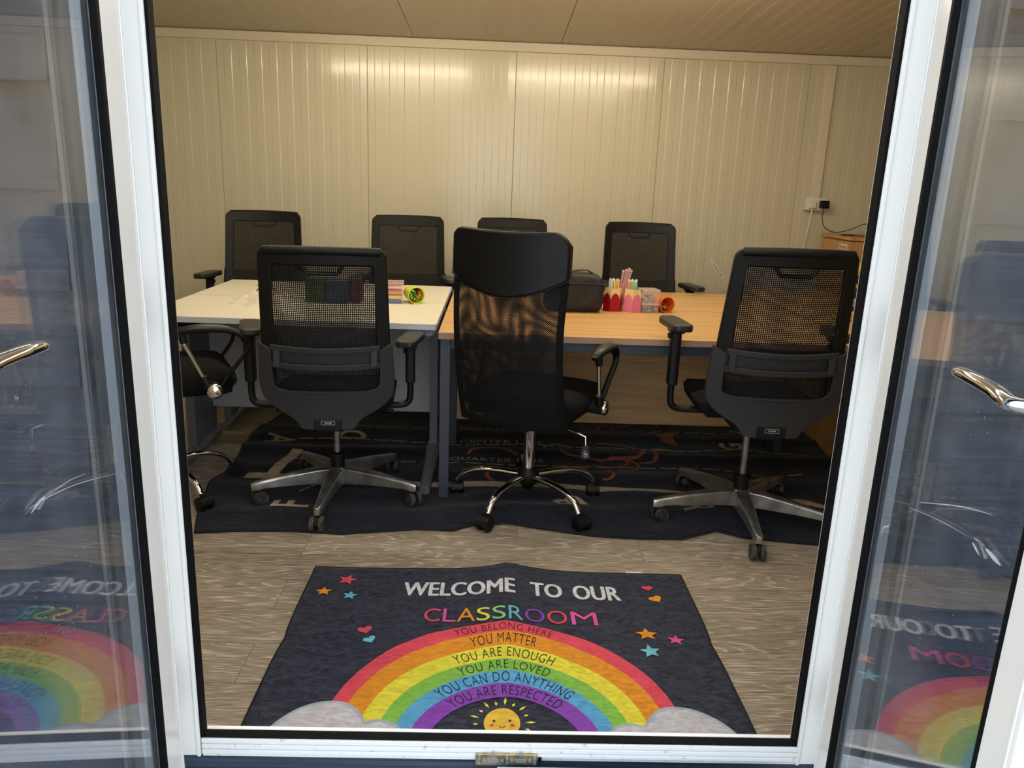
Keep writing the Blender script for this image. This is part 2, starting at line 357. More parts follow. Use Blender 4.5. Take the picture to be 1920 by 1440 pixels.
# flat artwork draped over a surface --------------------------------
def drape(bm, hf, off, step=0.03):
    if not bm.verts: return
    xs = [v.co.x for v in bm.verts]; ys = [v.co.y for v in bm.verts]
    for ax, lo, hi in ((0, min(xs), max(xs)), (1, min(ys), max(ys))):
        k = math.floor(lo / step) + 1
        while k * step < hi:
            nrm = Vector((1, 0, 0)) if ax == 0 else Vector((0, 1, 0)); pt = nrm * (k * step)
            bmesh.ops.bisect_plane(bm, geom=bm.verts[:] + bm.edges[:] + bm.faces[:], plane_co=pt, plane_no=nrm); k += 1
    for v in bm.verts: v.co.z = hf(v.co.x, v.co.y) + off
def ribbon(bm, pts, w, closed=False):
    P = [Vector((p[0], p[1])) for p in pts]; n = len(P); A = []; B = []
    for i in range(n):
        a = P[(i - 1) % n] if closed else P[max(i - 1, 0)]; b = P[(i + 1) % n] if closed else P[min(i + 1, n - 1)]
        t = (b - a).normalized(); nn = Vector((-t.y, t.x)); ww = (w[i] if isinstance(w, (list, tuple)) else w) / 2
        A.append(bm.verts.new((*(P[i] + nn * ww), 0))); B.append(bm.verts.new((*(P[i] - nn * ww), 0)))
    for i in range(n if closed else n - 1):
        k = (i + 1) % n; bm.faces.new((A[i], B[i], B[k], A[k]))
def poly(bm, pts): 
    f = bm.faces.new([bm.verts.new((x, y, 0)) for x, y in pts]); bmesh.ops.triangulate(bm, faces=[f])
def text_bm(s, bold=0.0, spacing=1.0, lean=0.0):
    cu = bpy.data.curves.new('lettering', 'FONT'); cu.body = s; cu.size = 1.0; cu.offset = bold; cu.space_character = spacing; cu.shear = lean
    cu.resolution_u = 4
    o = bpy.data.objects.new('lettering', cu); COL.objects.link(o); dg = bpy.context.evaluated_depsgraph_get()
    me = bpy.data.meshes.new_from_object(o.evaluated_get(dg)); bm = nb(); bm.from_mesh(me)
    bpy.data.objects.remove(o); bpy.data.meshes.remove(me); bpy.data.curves.remove(cu)
    xs = [v.co.x for v in bm.verts]; ys = [v.co.y for v in bm.verts]; x0, x1, y0, y1 = min(xs), max(xs), min(ys), max(ys)
    for v in bm.verts: v.co.x = (v.co.x - x0) / (x1 - x0); v.co.y = (v.co.y - y0) / (y1 - y0); v.co.z = 0
    return bm
def join(dst, src):
    mp = {}
    for v in src.verts: mp[v] = dst.verts.new(v.co)
    for f in src.faces:
        try: dst.faces.new([mp[v] for v in f.verts])
        except ValueError: pass
    src.free()
def text_rect(bm, s, x0, x1, y0, y1, rot=0.0, bold=0.0, spacing=1.0):
    t = text_bm(s, bold, spacing); w, h = x1 - x0, y1 - y0; cx, cy = (x0 + x1) / 2, (y0 + y1) / 2; c, sn = math.cos(rot), math.sin(rot)
    for v in t.verts:
        a = (v.co.x - 0.5) * w; b = (v.co.y - 0.5) * h; v.co = Vector((cx + a * c - b * sn, cy + a * sn + b * c, 0))
    join(bm, t)

# ------------------------------------------------------------------ room shell
YW = 5.5; XL, XR = -3.2, 3.5; YI = 1.45
def ceil_z(y): return 2.232 + 0.045 * (5.5 - y)
def ribbed(length0, length1, seam0, pitch, depth=0.0012):
    """list of (along, out) profile points of a micro-ribbed sandwich panel wall"""
    pts = []; x = seam0 - math.ceil((seam0 - length0) / pitch) * pitch
    while x < length1:
        pts += [(x - 0.0022, 0.0), (x, -0.009), (x + 0.0022, 0.0)]
        k = 1; nbands = 19
        for i in range(1, 20):
            a = x + pitch * i / 20.0; up = (i % 2 == 1)
            pts += [(a - 0.0022, 0.0 if up else depth), (a + 0.0022, depth if up else 0.0)]
        x += pitch
    out = []
    for p in pts:
        if length0 < p[0] < length1: out.append(p)
    return [(length0, 0.0)] + out + [(length1, 0.0)]
def panel_wall(name, prof, f, lo, hi, m):
    bm = nb(); A = [bm.verts.new(f(a, d, lo)) for a, d in prof]; B = [bm.verts.new(f(a, d, hi)) for a, d in prof]
    for i in range(len(prof) - 1): bm.faces.new((A[i], A[i + 1], B[i + 1], B[i]))
    return tag(build(name, bm, m, smooth=0), kind='structure')
tag(build('floor', bx(XL, XR, YI, YW + 0.05, -0.08, 0.0), M_floor, smooth=0), kind='structure')
panel_wall('wall_back', ribbed(XL, XR, 0.12, 0.992), lambda a, d, h: (a, YW - d, h), 0, 2.30, M_wall)
panel_wall('wall_left', ribbed(YI, YW, 2.0, 0.992), lambda a, d, h: (XL + d, a, h), 0, 2.46, M_wall)
panel_wall('wall_right', ribbed(YI, YW, 2.0, 0.992), lambda a, d, h: (XR - d, a, h), 0, 2.46, M_wall)
panel_wall('ceiling', ribbed(XL, XR, -0.562, 0.972), lambda a, d, h: (a, h, ceil_z(h) - d), 1.40, YW + 0.02, M_ceil)
tag(build('trim_1', bx(XL, XR, YW - 0.022, YW, 2.172, 2.228), M_trimw, bevel=0.003), kind='structure')
# front wall: inner lining and outer cladding, with the door opening
FX0, FX1, FY, FZ0, FZ1 = -0.66, 0.765, 1.37, 0.146, 2.14
bm = nb()
for a in ((XL, FX0, 0, 2.46), (FX1, XR, 0, 2.46), (FX0, FX1, 2.2, 2.46), (FX0, FX1, 0.0, 0.14)):
    box(bm, a[0], a[1], FY + 0.015, YI, a[2], a[3])
wf = tag(build('wall_front', bm, M_wall, smooth=0), kind='structure')
def cladding(x0, x1, z0, z1):
    bm = nb(); k = 0; P = 0.1705; base = 0.435 - P * 4
    while base + k * P < z1:
        a = max(base + k * P, z0); b = min(base + k * P + P + 0.012, z1)
        if b <= a + 0.001: k += 1; continue
        v = box(bm, x0, x1, 0, 0.008, a, b)
        for q in v:
            s = (q.co.z - (base + k * P)) / (P + 0.012); q.co.y += FY - 0.030 + 0.020 * s
        k += 1
    return bm
for a in ((XL, -0.7285, -0.1, 2.5), (0.824, XR, -0.1, 2.5), (-0.7285, 0.824, 2.24, 2.5), (-0.7285, 0.824, -0.1, 0.1455)):
    cl_ = tag(build('cladding', cladding(*a), M_siding, wf, smooth=0), 'navy wood-grain lap cladding')
    if a[3] < 0.2: cl_.location.y = 0.026
for x0, x1 in ((-0.72, -0.7045), (0.8085, 0.8225)):
    bm = nb(); box(bm, x0, x1, FY - 0.034, FY + 0.0, -0.1, 2.24); box(bm, x0 + 0.004, x1 - 0.005, FY - 0.040, FY - 0.034, -0.1, 2.24)
    tag(build('edge_trim', bm, M_jtrim, wf), 'pale grey edge trim')
for x0, x1 in ((-0.7045, FX0), (FX1, 0.8085)):
    build('flashing', bx(x0, x1, FY + 0.004, FY + 0.014, -0.1, 2.24), M_dark, wf)
bm = nb(); box(bm, XL - 0.2, XR + 0.2, 1.12, YW + 0.2, 2.52, 2.62); build('sky_block_roof', bm, M_dark, wf)  # unseen roof slab, added to block the sky above the room
build('sky_block_fascia', bx(XL - 0.2, XR + 0.2, 1.10, 1.12, 2.46, 2.64), M_upvc, wf)  # unseen front board of the slab, added to block the sky too
# fixed door frame
tf = tag(empty('trim_2', (0, 0, 0)), kind='structure')
bm = nb(); y1 = 1.448
for s, xin, xout in ((-1, -0.577, FX0), (1, 0.677, FX1)):
    box(bm, min(xin, xout), max(xin, xout), FY, 1.400, FZ0, FZ1 + 0.05); box(bm, min(xin + s * 0.036, xout), max(xin + s * 0.036, xout), 1.400, y1, FZ0, FZ1 + 0.05)
    box(bm, xin - s * 0.0 if s > 0 else xin - 0.008, xin + 0.008 if s > 0 else xin, FY - 0.004, FY, FZ0, FZ1)
box(bm, FX0, FX1, FY, y1, FZ1, FZ1 + 0.06)
build('door_frame', bm, M_upvc, tf, bevel=0.003)
bm = nb()                                            # ribbed sill face
for i, (z0, z1, dy) in enumerate(((0.146, 0.154, 0.0), (0.154, 0.163, 0.003), (0.163, 0.166, 0.0), (0.166, 0.176, 0.003), (0.176, 0.179, 0.0), (0.179, 0.189, 0.003))):
    box(bm, -0.574, 0.677, FY - dy, 1.400, z0, z1)
box(bm, -0.61, 0.71, 1.39, y1, 0.10, 0.146)
build('sill', bm, M_sill, tf, bevel=0.0008)
bm = nb()
box(bm, -0.5775, -0.571, FY + 0.002, 1.3955, 0.189, FZ1); box(bm, 0.671, 0.6775, FY + 0.002, 1.3955, 0.189, FZ1); box(bm, -0.574, 0.677, FY + 0.002, 1.394, 0.187, 0.192)
build('rubber_seal', bm, M_rubber, tf)
bm = nb()
box(bm, -0.5775, -0.5735, 1.3955, 1.402, 0.189, FZ1); box(bm, 0.6735, 0.6775, 1.3955, 1.402, 0.189, FZ1); box(bm, -0.574, 0.677, 1.3945, 1.403, 0.186, 0.1935)
build('inner_bead', bm, M_upvc, tf)
# brass keep plate on the sill
kp = empty('keep_plate', (0, 0, 0)); kp.parent = tf
def kq(x0, x1, z0, z1, y0, y1_): return bx(x0, x1, y0, y1_, z0, z1)
bm = nb(); box(bm, -0.005, 0.125, 1.3605, 1.3675, 0.140, 0.168)
build('plate', bm, M_brass, kp, bevel=0.002)
bm = nb()
for cx in (0.032, 0.090):
    box(bm, cx - 0.025, cx + 0.025, 1.358, 1.3605, 0.146, 0.170)
build('raised_plate', bm, M_brass, kp, bevel=0.001)
bm = nb()
for cx in (0.032, 0.090): prism(bm, rrect(cx - 0.012, cx + 0.012, 0.150, 0.160, 0.004), lambda u, v, d: (u, d, v), 1.3572, 1.3590)
build('bolt_slot', bm, M_spacer, kp)
bm = nb()
for cx in (0.003, 0.061, 0.119):
    for z in (0.149, 0.161): cyl(bm, (cx, 1.3570, z), (cx, 1.3610, z), 0.0035, seg=10)
for cx in (0.032, 0.090):
    cyl(bm, (cx, 1.356, 0.171), (cx, 1.361, 0.171), 0.004, seg=10)
    for dx in (-0.019, 0.019): cyl(bm, (cx + dx, 1.356, 0.156), (cx + dx, 1.3585, 0.156), 0.0035, seg=10)
build('screw', bm, M_spacer, kp)
bm = bx(0.127, 0.134, 1.362, 1.368, 0.150, 0.158); build('chip_mark', bm, M_rubber, kp)

# ------------------------------------------------------------------ the two open door leaves
def leaf(name, P0, d, n, label):
    """P0 hinge point on the inner pane, d along the leaf, n towards the passage"""
    M = Matrix(((d[0], n[0], 0, P0[0]), (d[1], n[1], 0, P0[1]), (0, 0, 1, 0), (0, 0, 0, 1)))
    W = 0.612; st = leaf_st[name]; sf_ = 0.066; zb, zt, rb = 0.105, 2.12, 0.062
    root = tag(empty(name, (0, 0, 0)), kind='structure'); root.matrix_world = M
    fr = nb(); ti, to = 0.012, -0.050
    u0 = 0.0
    box(fr, u0, u0 + st, to, ti, zb, zt); box(fr, W - sf_, W, to, ti, zb, zt); box(fr, u0 + st, W - sf_, to, ti, zb, zb + rb); box(fr, u0 + st, W - sf_, to, ti, zt - rb, zt)
    box(fr, u0 - 0.010, u0 + 0.006, to, -0.006, zb, zt)
    box(fr, u0 + 0.004, u0 + 0.010, ti, ti + 0.003, zb, zt); box(fr, W - 0.012, W - 0.006, ti, ti + 0.003, zb, zt)
    build('leaf_frame', fr, M_upvc, root, bevel=0.004)
    g = nb(); a, b, c, e = u0 + st, W - sf_, zb + rb, zt - rb; w = 0.009
    for y0, y1_ in ((0.001, 0.0125), (-0.051, -0.026)):
        box(g, a - 0.002, a + w, y0, y1_, c, e); box(g, b - w, b + 0.002, y0, y1_, c, e); box(g, a, b, y0, y1_, c - 0.002, c + w); box(g, a, b, y0, y1_, e - w, e + 0.002)
    build('glazing_seal', g, M_rubber, root, bevel=0.001)
    s = nb(); w2 = 0.022
    box(s, a, a + w2, -0.020, -0.004, c, e); box(s, b - w2, b, -0.020, -0.004, c, e); box(s, a, b, -0.020, -0.004, c, c + w2); box(s, a, b, -0.020, -0.004, e - w2, e)
    build('spacer_bar', s, M_spacer, root)
    build('glass_pane', bx(a, b, -0.004, 0.0, c, e), M_glass, root, smooth=0)
    build('glass_pane', bx(a, b, -0.024, -0.020, c, e), M_glassc, root, smooth=0)
    for z in (0.35, 1.1, 1.85):
        h = nb(); cyl(h, (u0 - 0.020, to - 0.004, z - 0.05), (u0 - 0.020, to - 0.004, z + 0.05), 0.011); box(h, -0.062, 0.0, to - 0.006, to + 0.002, z - 0.045, z + 0.045); build('hinge', h, M_upvc, root)
    # lever handle on the free stile, pointing towards the hinge
    hd = tag(empty('door_handle'), 'chrome lever handle'); hd.parent = root
    zc = 1.122
    r = nb(); prism(r, rrect(W - 0.048, W - 0.018, zc - 0.11, zc + 0.11, 0.014), lambda u, v, q: (u, q, v), ti, ti + 0.008); build('backplate', r, M_chrome, hd, bevel=0.003)
    r = nb(); pts = catmull([(W - 0.033, ti + 0.006, zc), (W - 0.033, ti + 0.040, zc), (W - 0.045, ti + 0.055, zc), (W - 0.080, ti + 0.056, zc + 0.004), (W - 0.145, ti + 0.055, zc + 0.004), (W - 0.203, ti + 0.047, zc - 0.001)], 6)
    n_ = len(pts); rad = [0.0115 - 0.001 * abs(i - n_ * 0.5) / n_ for i in range(n_)]; rad[-1] = 0.004; rad[-2] = 0.007; rad[-3] = 0.0092
    tube(r, pts, rad, 16, 0.72); build('lever', r, M_chrome, hd, smooth=60)
    for pts, w0 in SCRATCH[name]:
        sc = nb(); P = [(q.x, q.y) for q in catmull([(a_, b_, 0) for a_, b_ in pts], 8)]; m_ = len(P)
        ribbon(sc, P, [w0 * (0.25 + 0.75 * math.sin(PI * min(1, (k + 1) / m_))) for k in range(m_)])
        for v in sc.verts: v.co = Vector((v.co.x, 0.0012, v.co.y))
        build('scratch_mark', sc, mat('scratched_glass', rgb(190, 200, 212), 0.6), root, smooth=0)
    return root
SCRATCH = {'door_1': [([(0.132, 0.850), (0.254, 0.882), (0.333, 0.896), (0.378, 0.900), (0.397, 0.897)], 0.0010), ([(0.236, 0.890), (0.290, 0.898), (0.340, 0.899)], 0.0008), ([(0.348, 0.901), (0.366, 0.899), (0.384, 0.893)], 0.0045)],
           'door_2': [([(0.235, 0.876), (0.360, 0.923), (0.447, 0.949)], 0.0016), ([(0.196, 0.852), (0.306, 0.879), (0.404, 0.898)], 0.0008), ([(0.448, 0.903), (0.469, 0.902), (0.488, 0.901)], 0.0065), ([(0.413, 0.895), (0.436, 0.888)], 0.004)]}
leaf_st = {'door_1': 0.076, 'door_2': 0.064}
leaf('door_1', (-0.5993, 1.31), (0.0401, -0.9992), (0.9992, 0.0401), '')
leaf('door_2', (0.7012, 1.31), (-0.1582, -0.9874), (-0.9874, 0.1582), '')

# outside ground and a flat box lying below the sill
M_pave = mixc('grey_paving', rgb(120, 118, 114), rgb(150, 148, 143), (1, 1, 1), 9, 0.3, 0.7, 0.85, bump=0.3)
g = tag(build('ground_outside', bx(-9, 9, -10, 1.39, -0.2, -0.1), M_pave, smooth=0), kind='structure')
b = nb(); box(b, 0.045, 0.62, 1.15, 1.333, -0.1, 0.152)
t = tag(build('storage_box', b, mat('navy_box_plastic', rgb(22, 26, 44), 0.4), bevel=0.004), 'dark box with pale blue rim on the ground outside below the sill', 'box')
build('rim', bx(0.040, 0.625, 1.322, 1.337, 0.148, 0.159), mat('pale_blue_plastic', rgb(170, 200, 225), 0.4), t, bevel=0.002)

# ------------------------------------------------------------------ ceiling battens (above the frame of the photo)
for i, (x, y) in enumerate(((-0.85, 3.82), (0.75, 3.82), (-0.85, 2.20), (0.75, 2.20))):
    r = empty('ceiling_light', (x, y, ceil_z(y)), 0, ('warm linear ceiling light above the white desks', 'warm linear ceiling light above the oak desks', 'warm linear ceiling light above the left end of the welcome mat', 'warm linear ceiling light above the right end of the welcome mat')[i], 'ceiling light', 'linear ceiling lights')
    build('housing', bx(-0.61, 0.61, -0.05, 0.05, -0.045, 0.01), M_trimw, r, bevel=0.004)
    bm = nb(); prism(bm, rrect(-0.042, 0.042, -0.085, -0.040, 0.018), lambda u, v, q: (q, u, v), -0.6, 0.6); build('diffuser', bm, M_lamp if y > 3 else M_lamp2, r)

# ------------------------------------------------------------------ welcome mat
MX0, MX1, MY0, MY1 = -0.587, 0.699, 1.50, 2.452
def bell(t): return math.exp(-t * t)
def mat_h(x, y):
    f = max(0.0, min(1.0, (y - 1.55) / 0.90)); h = 0.004
    rx = 0.085 - 0.02 * (2.45 - y)
    h += 0.032 * f * math.exp(-abs((x - rx) / 0.10) ** 1.15)
    h += 0.005 * math.exp(-abs((y - (2.035 - 0.02 * x)) / 0.035) ** 1.4) * (1 - 0.5 * f)
    h += 0.004 * math.exp(-abs((x + 0.30 - 0.1 * (y - 1.6)) / 0.06) ** 1.6) * bell((y - 2.0) / 0.25)
    h += 0.0025 * noise.noise(Vector((x * 4, y * 4, 3))) + 0.0012 * noise.noise(Vector((x * 14, y * 14, 1)))
    return max(0.002, h)
def edge_w(x, y):
    """slight waviness of the long sides"""
    s = (x - MX0) / (MX1 - MX0)
    return 0.010 * math.exp(-abs((y - 2.02) / 0.05)) * (2 * s - 1) * -1
def velvet(name, c1, c2, bs=0.5, rough=0.75):
    m = mixc(name, c1, c2, (1.0, 2.2, 1), 26, 0.30, 0.72, rough, 14.0, bs, spec=0.25, dist=1.4, sheen=0.10, bdist=0.003); return m
M_matn = velvet('navy_velvet', rgb(22, 25, 38), rgb(64, 68, 88), 0.8)
bm = nb(); nx, ny = 92, 72; G = []
for j in range(ny + 1):
    y = MY0 + (MY1 - MY0) * j / ny
    G.append([]);
    for i in range(nx + 1):
        x = MX0 + (MX1 - MX0) * i / nx; G[-1].append(bm.verts.new((x + edge_w(x, y), y, mat_h(x, y))))
for j in range(ny):
    for i in range(nx): bm.faces.new((G[j][i], G[j][i + 1], G[j + 1][i + 1], G[j + 1][i]))
MATO = tag(build('welcome_mat', bm, M_matn, smooth=180), 'dark rainbow welcome mat on the floor just inside the door', 'mat')
sol = MATO.modifiers.new('thickness', 'SOLIDIFY'); sol.thickness = 0.0018; sol.offset = 0
loop = [(MX0, MY0 + (MY1 - MY0) * j / 60) for j in range(61)] + [(MX0 + (MX1 - MX0) * i / 60, MY1) for i in range(1, 61)] + [(MX1, MY1 - (MY1 - MY0) * j / 60) for j in range(1, 61)] + [(MX1 - (MX1 - MX0) * i / 60, MY0) for i in range(1, 60)]
P3 = [(x + edge_w(x, y), y, mat_h(x, y)) for x, y in loop]; P3.append(P3[0])
bm = nb(); tube(bm, P3, 0.0028, 6, caps=False); build('binding', bm, mat('black_binding', rgb(8, 9, 12), 0.8), MATO, smooth=60)
def art(name, bm, m, off, parent=MATO, hf=mat_h, step=0.025, label=None):
    drape(bm, hf, off + 0.0016, step); o = build(name, bm, m, parent, smooth=180)
    if label: o['label'] = label
    return o
def vel(name, r, g, b): return velvet(name, rgb(r * .84, g * .82, b * .82), rgb(r, g, b), 0.5)
C_red, C_or, C_ye, C_gr, C_bl, C_pu = vel('red_print', 238, 84, 104), vel('orange_print', 242, 158, 46), vel('yellow_print', 244, 236, 74), vel('green_print', 140, 204, 84), vel('blue_print', 96, 178, 232), vel('purple_print', 146, 76, 196)
C_wh = vel('white_print', 232, 236, 244); C_pk = vel('pink_print', 238, 96, 178); C_cl = vel('cloud_print', 214, 214, 224); C_cloe = vel('cloud_edge_print', 178, 198, 214)
C_lb = vel('light_blue_print', 120, 208, 232); C_ink = mat('ink_print', rgb(20, 20, 30), 0.8); C_sun = vel('sun_print', 244, 204, 74); C_lg = vel('light_green_print', 150, 226, 140)
tops = [2.099, 2.045, 1.977, 1.915, 1.863, 1.810, 1.752]
CXm = 0.066
def arc_r(k): 
    f = (tops[0] - tops[k]) / (tops[0] - tops[6]); return 0.458 + (0.200 - 0.458) * f
def arc_pt(k, a):
    k0 = min(int(k), 5); f = k - k0
    r = arc_r(k0) * (1 - f) + arc_r(k0 + 1) * f; ty = tops[k0] * (1 - f) + tops[k0 + 1] * f
    sx = 1.0
    return (CXm + r * sx * math.sin(a), ty - r + r * math.cos(a))
for k, c, nm in ((0, C_red, 'red'), (1, C_or, 'orange'), (2, C_ye, 'yellow'), (3, C_gr, 'green'), (4, C_bl, 'blue'), (5, C_pu, 'purple')):
    bm = nb(); A = []; B = []; amax = 2.0
    for i in range(81):
        a = -amax + 2 * amax * i / 80; p = arc_pt(k, a); q = arc_pt(k + 1, a)
        A.append(bm.verts.new((p[0], max(p[1], 1.595), 0))); B.append(bm.verts.new((q[0], max(q[1], 1.595), 0)))
    for i in range(80):
        if A[i].co.y > 1.5951 or A[i + 1].co.y > 1.5951 or B[i].co.y > 1.5951: bm.faces.new((A[i], A[i + 1], B[i + 1], B[i]))
    art('rainbow_band', bm, c, 0.0016, label=nm + ' band of the rainbow')
# clouds
def cloud(cx, s):
    out = []
    for (dx, y, r, a0, a1) in ((-0.135, 1.585, 0.14, 180, 62), (-0.0, 0, 0, 0, 0)): pass
    pts = [(-0.21, 1.56), (-0.205, 1.60), (-0.185, 1.645), (-0.155, 1.685), (-0.115, 1.715), (-0.07, 1.728), (-0.030, 1.722), (0.000, 1.700), (0.022, 1.668), (0.034, 1.650), (0.060, 1.660), (0.090, 1.655), (0.118, 1.636), (0.135, 1.605), (0.138, 1.56)]
    sm = catmull([(a, b, 0) for a, b in pts], 5)
    return [(cx + s * p.x, p.y) for p in sm]
for cx, s in ((-0.318, 1), (0.452, -1)):
    pts = cloud(cx, s); bm = nb(); poly(bm, pts); art('cloud', bm, C_cl, 0.0024)
    bm = nb(); ribbon(bm, pts[2:-2], 0.009); art('cloud_outline', bm, C_cloe, 0.0028)
# lettering
def mtext(name, s, x0, x1, y0, y1, m, bold=0.0, sp=1.0, wave=None):
    t = nb()
    for k in ((-1, 0), (-0.4, 0.6), (0, -0.6), (0.4, 0.6), (1, 0)) if bold else ((0, 0),):
        t1 = text_bm(s, 0.0, sp)
        for v in t1.verts: v.co.x += k[0] * 0.0026 / (x1 - x0); v.co.y += k[1] * 0.022
        join(t, t1)
    for v in t.verts:
        fx = v.co.x; v.co = Vector((x0 + (x1 - x0) * fx, y0 + (y1 - y0) * v.co.y + (wave(fx) if wave else 0), 0))
    return art(name, t, m, 0.0022, label='the words ' + s)
mtext('lettering', 'WELCOME', -0.262, 0.105, 2.266, 2.352, C_wh, 0.035)
mtext('lettering', 'TO', 0.160, 0.262, 2.266, 2.350, C_wh, 0.035)
mtext('lettering', 'OUR', 0.303, 0.456, 2.262, 2.350, C_wh, 0.035)
xs = [-0.181, -0.130, -0.085, -0.030, 0.012, 0.058, 0.100, 0.168, 0.238, 0.300, 0.371]
wid = [0.050, 0.036, 0.056, 0.040, 0.042, 0.046, 0.062, 0.062, 0.070]
xcur = -0.181
xpos = [-0.181, -0.122, -0.078, -0.017, 0.032, 0.083, 0.134, 0.205, 0.280]
wids = [0.050, 0.040, 0.057, 0.042, 0.042, 0.045, 0.062, 0.062, 0.082]
for ch, x, w, c in zip('CLASSROOM', xpos, wids, (C_red, C_pk, C_or, C_ye, C_lg, C_lb, C_pu, C_red, C_pk)):
    t = text_bm(ch, 0.0)
    for v in t.verts: v.co = Vector((x + w * v.co.x, 2.112 + 0.074 * v.co.y, 0))
    art('lettering', t, c, 0.0022, label='letter ' + ch + ' of CLASSROOM')
def arctext(s, k, halfw, h, cshift=0.0):
    t = text_bm(s, -0.008, 1.12)
    kk = min(k, 5); r = (arc_r(kk) + arc_r(kk + 1)) / 2; ty = (tops[kk] + tops[kk + 1]) / 2; cy = ty - r
    for v in t.verts:
        u = (v.co.x - 0.5) * 2 * halfw + cshift; rr = r + (v.co.y - 0.5) * h; a = u / r
        v.co = Vector((CXm + rr * math.sin(a), cy + rr * math.cos(a), 0))
    art('lettering', t, C_ink, 0.0023, label='the words ' + s)
arctext('YOU BELONG HERE', 0, 0.150, 0.036)
arctext('YOU MATTER', 1, 0.098, 0.046)
arctext('YOU ARE ENOUGH', 2, 0.146, 0.042)
arctext('YOU ARE LOVED', 3, 0.130, 0.037)
arctext('YOU CAN DO ANYTHING', 4, 0.196, 0.040)
arctext('YOU ARE RESPECTED', 5, 0.158, 0.038)
def star(cx, cy, r, rot, m):
    pts = [(cx + (r if i % 2 == 0 else r * 0.45) * math.sin(rot + PI * i / 5), cy + (r if i % 2 == 0 else r * 0.45) * math.cos(rot + PI * i / 5)) for i in range(10)]
    bm = nb(); c = bm.verts.new((cx, cy, 0)); V = [bm.verts.new((x, y, 0)) for x, y in pts]
    for i in range(10): bm.faces.new((c, V[i], V[(i + 1) % 10]))
    art('star', bm, m, 0.0022)
def heart(cx, cy, r, rot, m):
    pts = []
    for i in range(28):
        t = 2 * PI * i / 28; x = 16 * math.sin(t) ** 3 / 17; y = (13 * math.cos(t) - 5 * math.cos(2 * t) - 2 * math.cos(3 * t) - math.cos(4 * t)) / 17
        pts.append((cx + r * (x * math.cos(rot) - y * math.sin(rot)), cy + r * (x * math.sin(rot) + y * math.cos(rot))))
    bm = nb(); poly(bm, pts); art('heart', bm, m, 0.0022)
star(-0.459, 2.365, 0.034, 0.2, C_red); star(-0.522, 2.283, 0.028, -0.1, C_or); star(-0.433, 2.262, 0.026, 0.1, C_lb)
heart(-0.351, 2.062, 0.024, 0.35, C_red); heart(-0.330, 2.012, 0.020, 0.5, C_lb)
heart(0.559, 2.348, 0.020, 0.05, C_red); heart(0.574, 2.278, 0.024, 0.45, C_or)
star(0.504, 2.068, 0.036, 0.0, C_or); star(0.587, 2.040, 0.028, 0.2, C_pk); star(0.498, 1.980, 0.032, -0.1, C_lb)
# smiling sun
sc_ = (0.058, 1.655)
bm = nb(); poly(bm, [(sc_[0] + 0.046 * math.cos(a * PI / 20), sc_[1] + 0.054 * math.sin(a * PI / 20)) for a in range(40)]); art('sun_face', bm, C_sun, 0.0022)
bm = nb()
for i in range(18):
    a = 2 * PI * i / 18 + 0.05; r0, r1 = 0.060, (0.086 if i % 2 == 0 else 0.074); w = 0.004
    p0 = Vector((sc_[0] + r0 * math.cos(a), sc_[1] + r0 * 1.1 * math.sin(a))); p1 = Vector((sc_[0] + r1 * math.cos(a), sc_[1] + r1 * 1.1 * math.sin(a))); mid = (p0 + p1) / 2; nn = Vector((-math.sin(a), math.cos(a))) * w
    poly(bm, [tuple(p0), tuple(mid + nn), tuple(p1), tuple(mid - nn)])
art('sun_rays', bm, C_ye, 0.0022)
bm = nb()
for dx in (-0.020, 0.020): poly(bm, [(sc_[0] + dx + 0.0036 * math.cos(a * PI / 6), sc_[1] + 0.006 + 0.0042 * math.sin(a * PI / 6)) for a in range(12)])
ribbon(bm, [(sc_[0] - 0.008 + 0.016 * i / 8, sc_[1] - 0.012 - 0.006 * math.sin(PI * i / 8)) for i in range(9)], 0.0018)
art('sun_smile', bm, C_ink, 0.0028, step=0.05)
for dx in (-0.026, 0.026):
    bm = nb(); poly(bm, [(sc_[0] + dx + 0.006 * math.cos(a * PI / 6), sc_[1] - 0.009 + 0.005 * math.sin(a * PI / 6)) for a in range(12)])
    art('sun_cheek', bm, C_red, 0.0026, step=0.05)
tag(build('paper_scrap', bx(0.506, 0.566, 2.440, 2.472, 0.0, 0.0012), mat('white_paper', rgb(235, 238, 242), 0.7), smooth=0), 'small white paper scrap poking out behind the welcome mat', 'paper')

# ------------------------------------------------------------------ large arena rug under the desks
CASTERS = []
FE = [(-1.095, 2.694), (-0.934, 2.721), (-0.713, 2.729), (-0.548, 2.714), (-0.269, 2.771), (-0.122, 2.765), (-0.040, 2.822), (0.088, 2.838), (0.235, 2.794), (0.441, 2.744), (0.606, 2.734), (0.775, 2.738), (0.849, 2.775), (0.926, 2.815), (1.015, 2.765), (1.315, 2.712), (1.72, 2.70)]
LE = [(-1.095, 2.694), (-1.154, 2.89), (-1.214, 3.199), (-1.188, 3.331), (-1.196, 3.506), (-1.229, 3.823), (-1.198, 4.054), (-1.140, 4.45)]
RE = [(1.72, 2.70), (1.75, 3.1), (1.76, 3.6), (1.80, 4.0), (1.84, 4.45)]
chair_spots = {'L': (-0.632, 3.09, math.radians(5), [128, 200, 268, 346, 54], 0.345), 'M': (0.178, 3.06, math.radians(-25), [93, 165, 237, 309, 21], 0.320), 'R': (1.056, 2.955, math.radians(7), [117, 187, 264, 332, 44], 0.365), 'S': (-1.400, 3.10, math.radians(-66), [180, 252, 324, 36, 108], 0.32)}
for k, (x, y, rz, an, r) in chair_spots.items():
    for a in an: CASTERS.append((x + r * math.cos(math.radians(a)), y + r * math.sin(math.radians(a))))
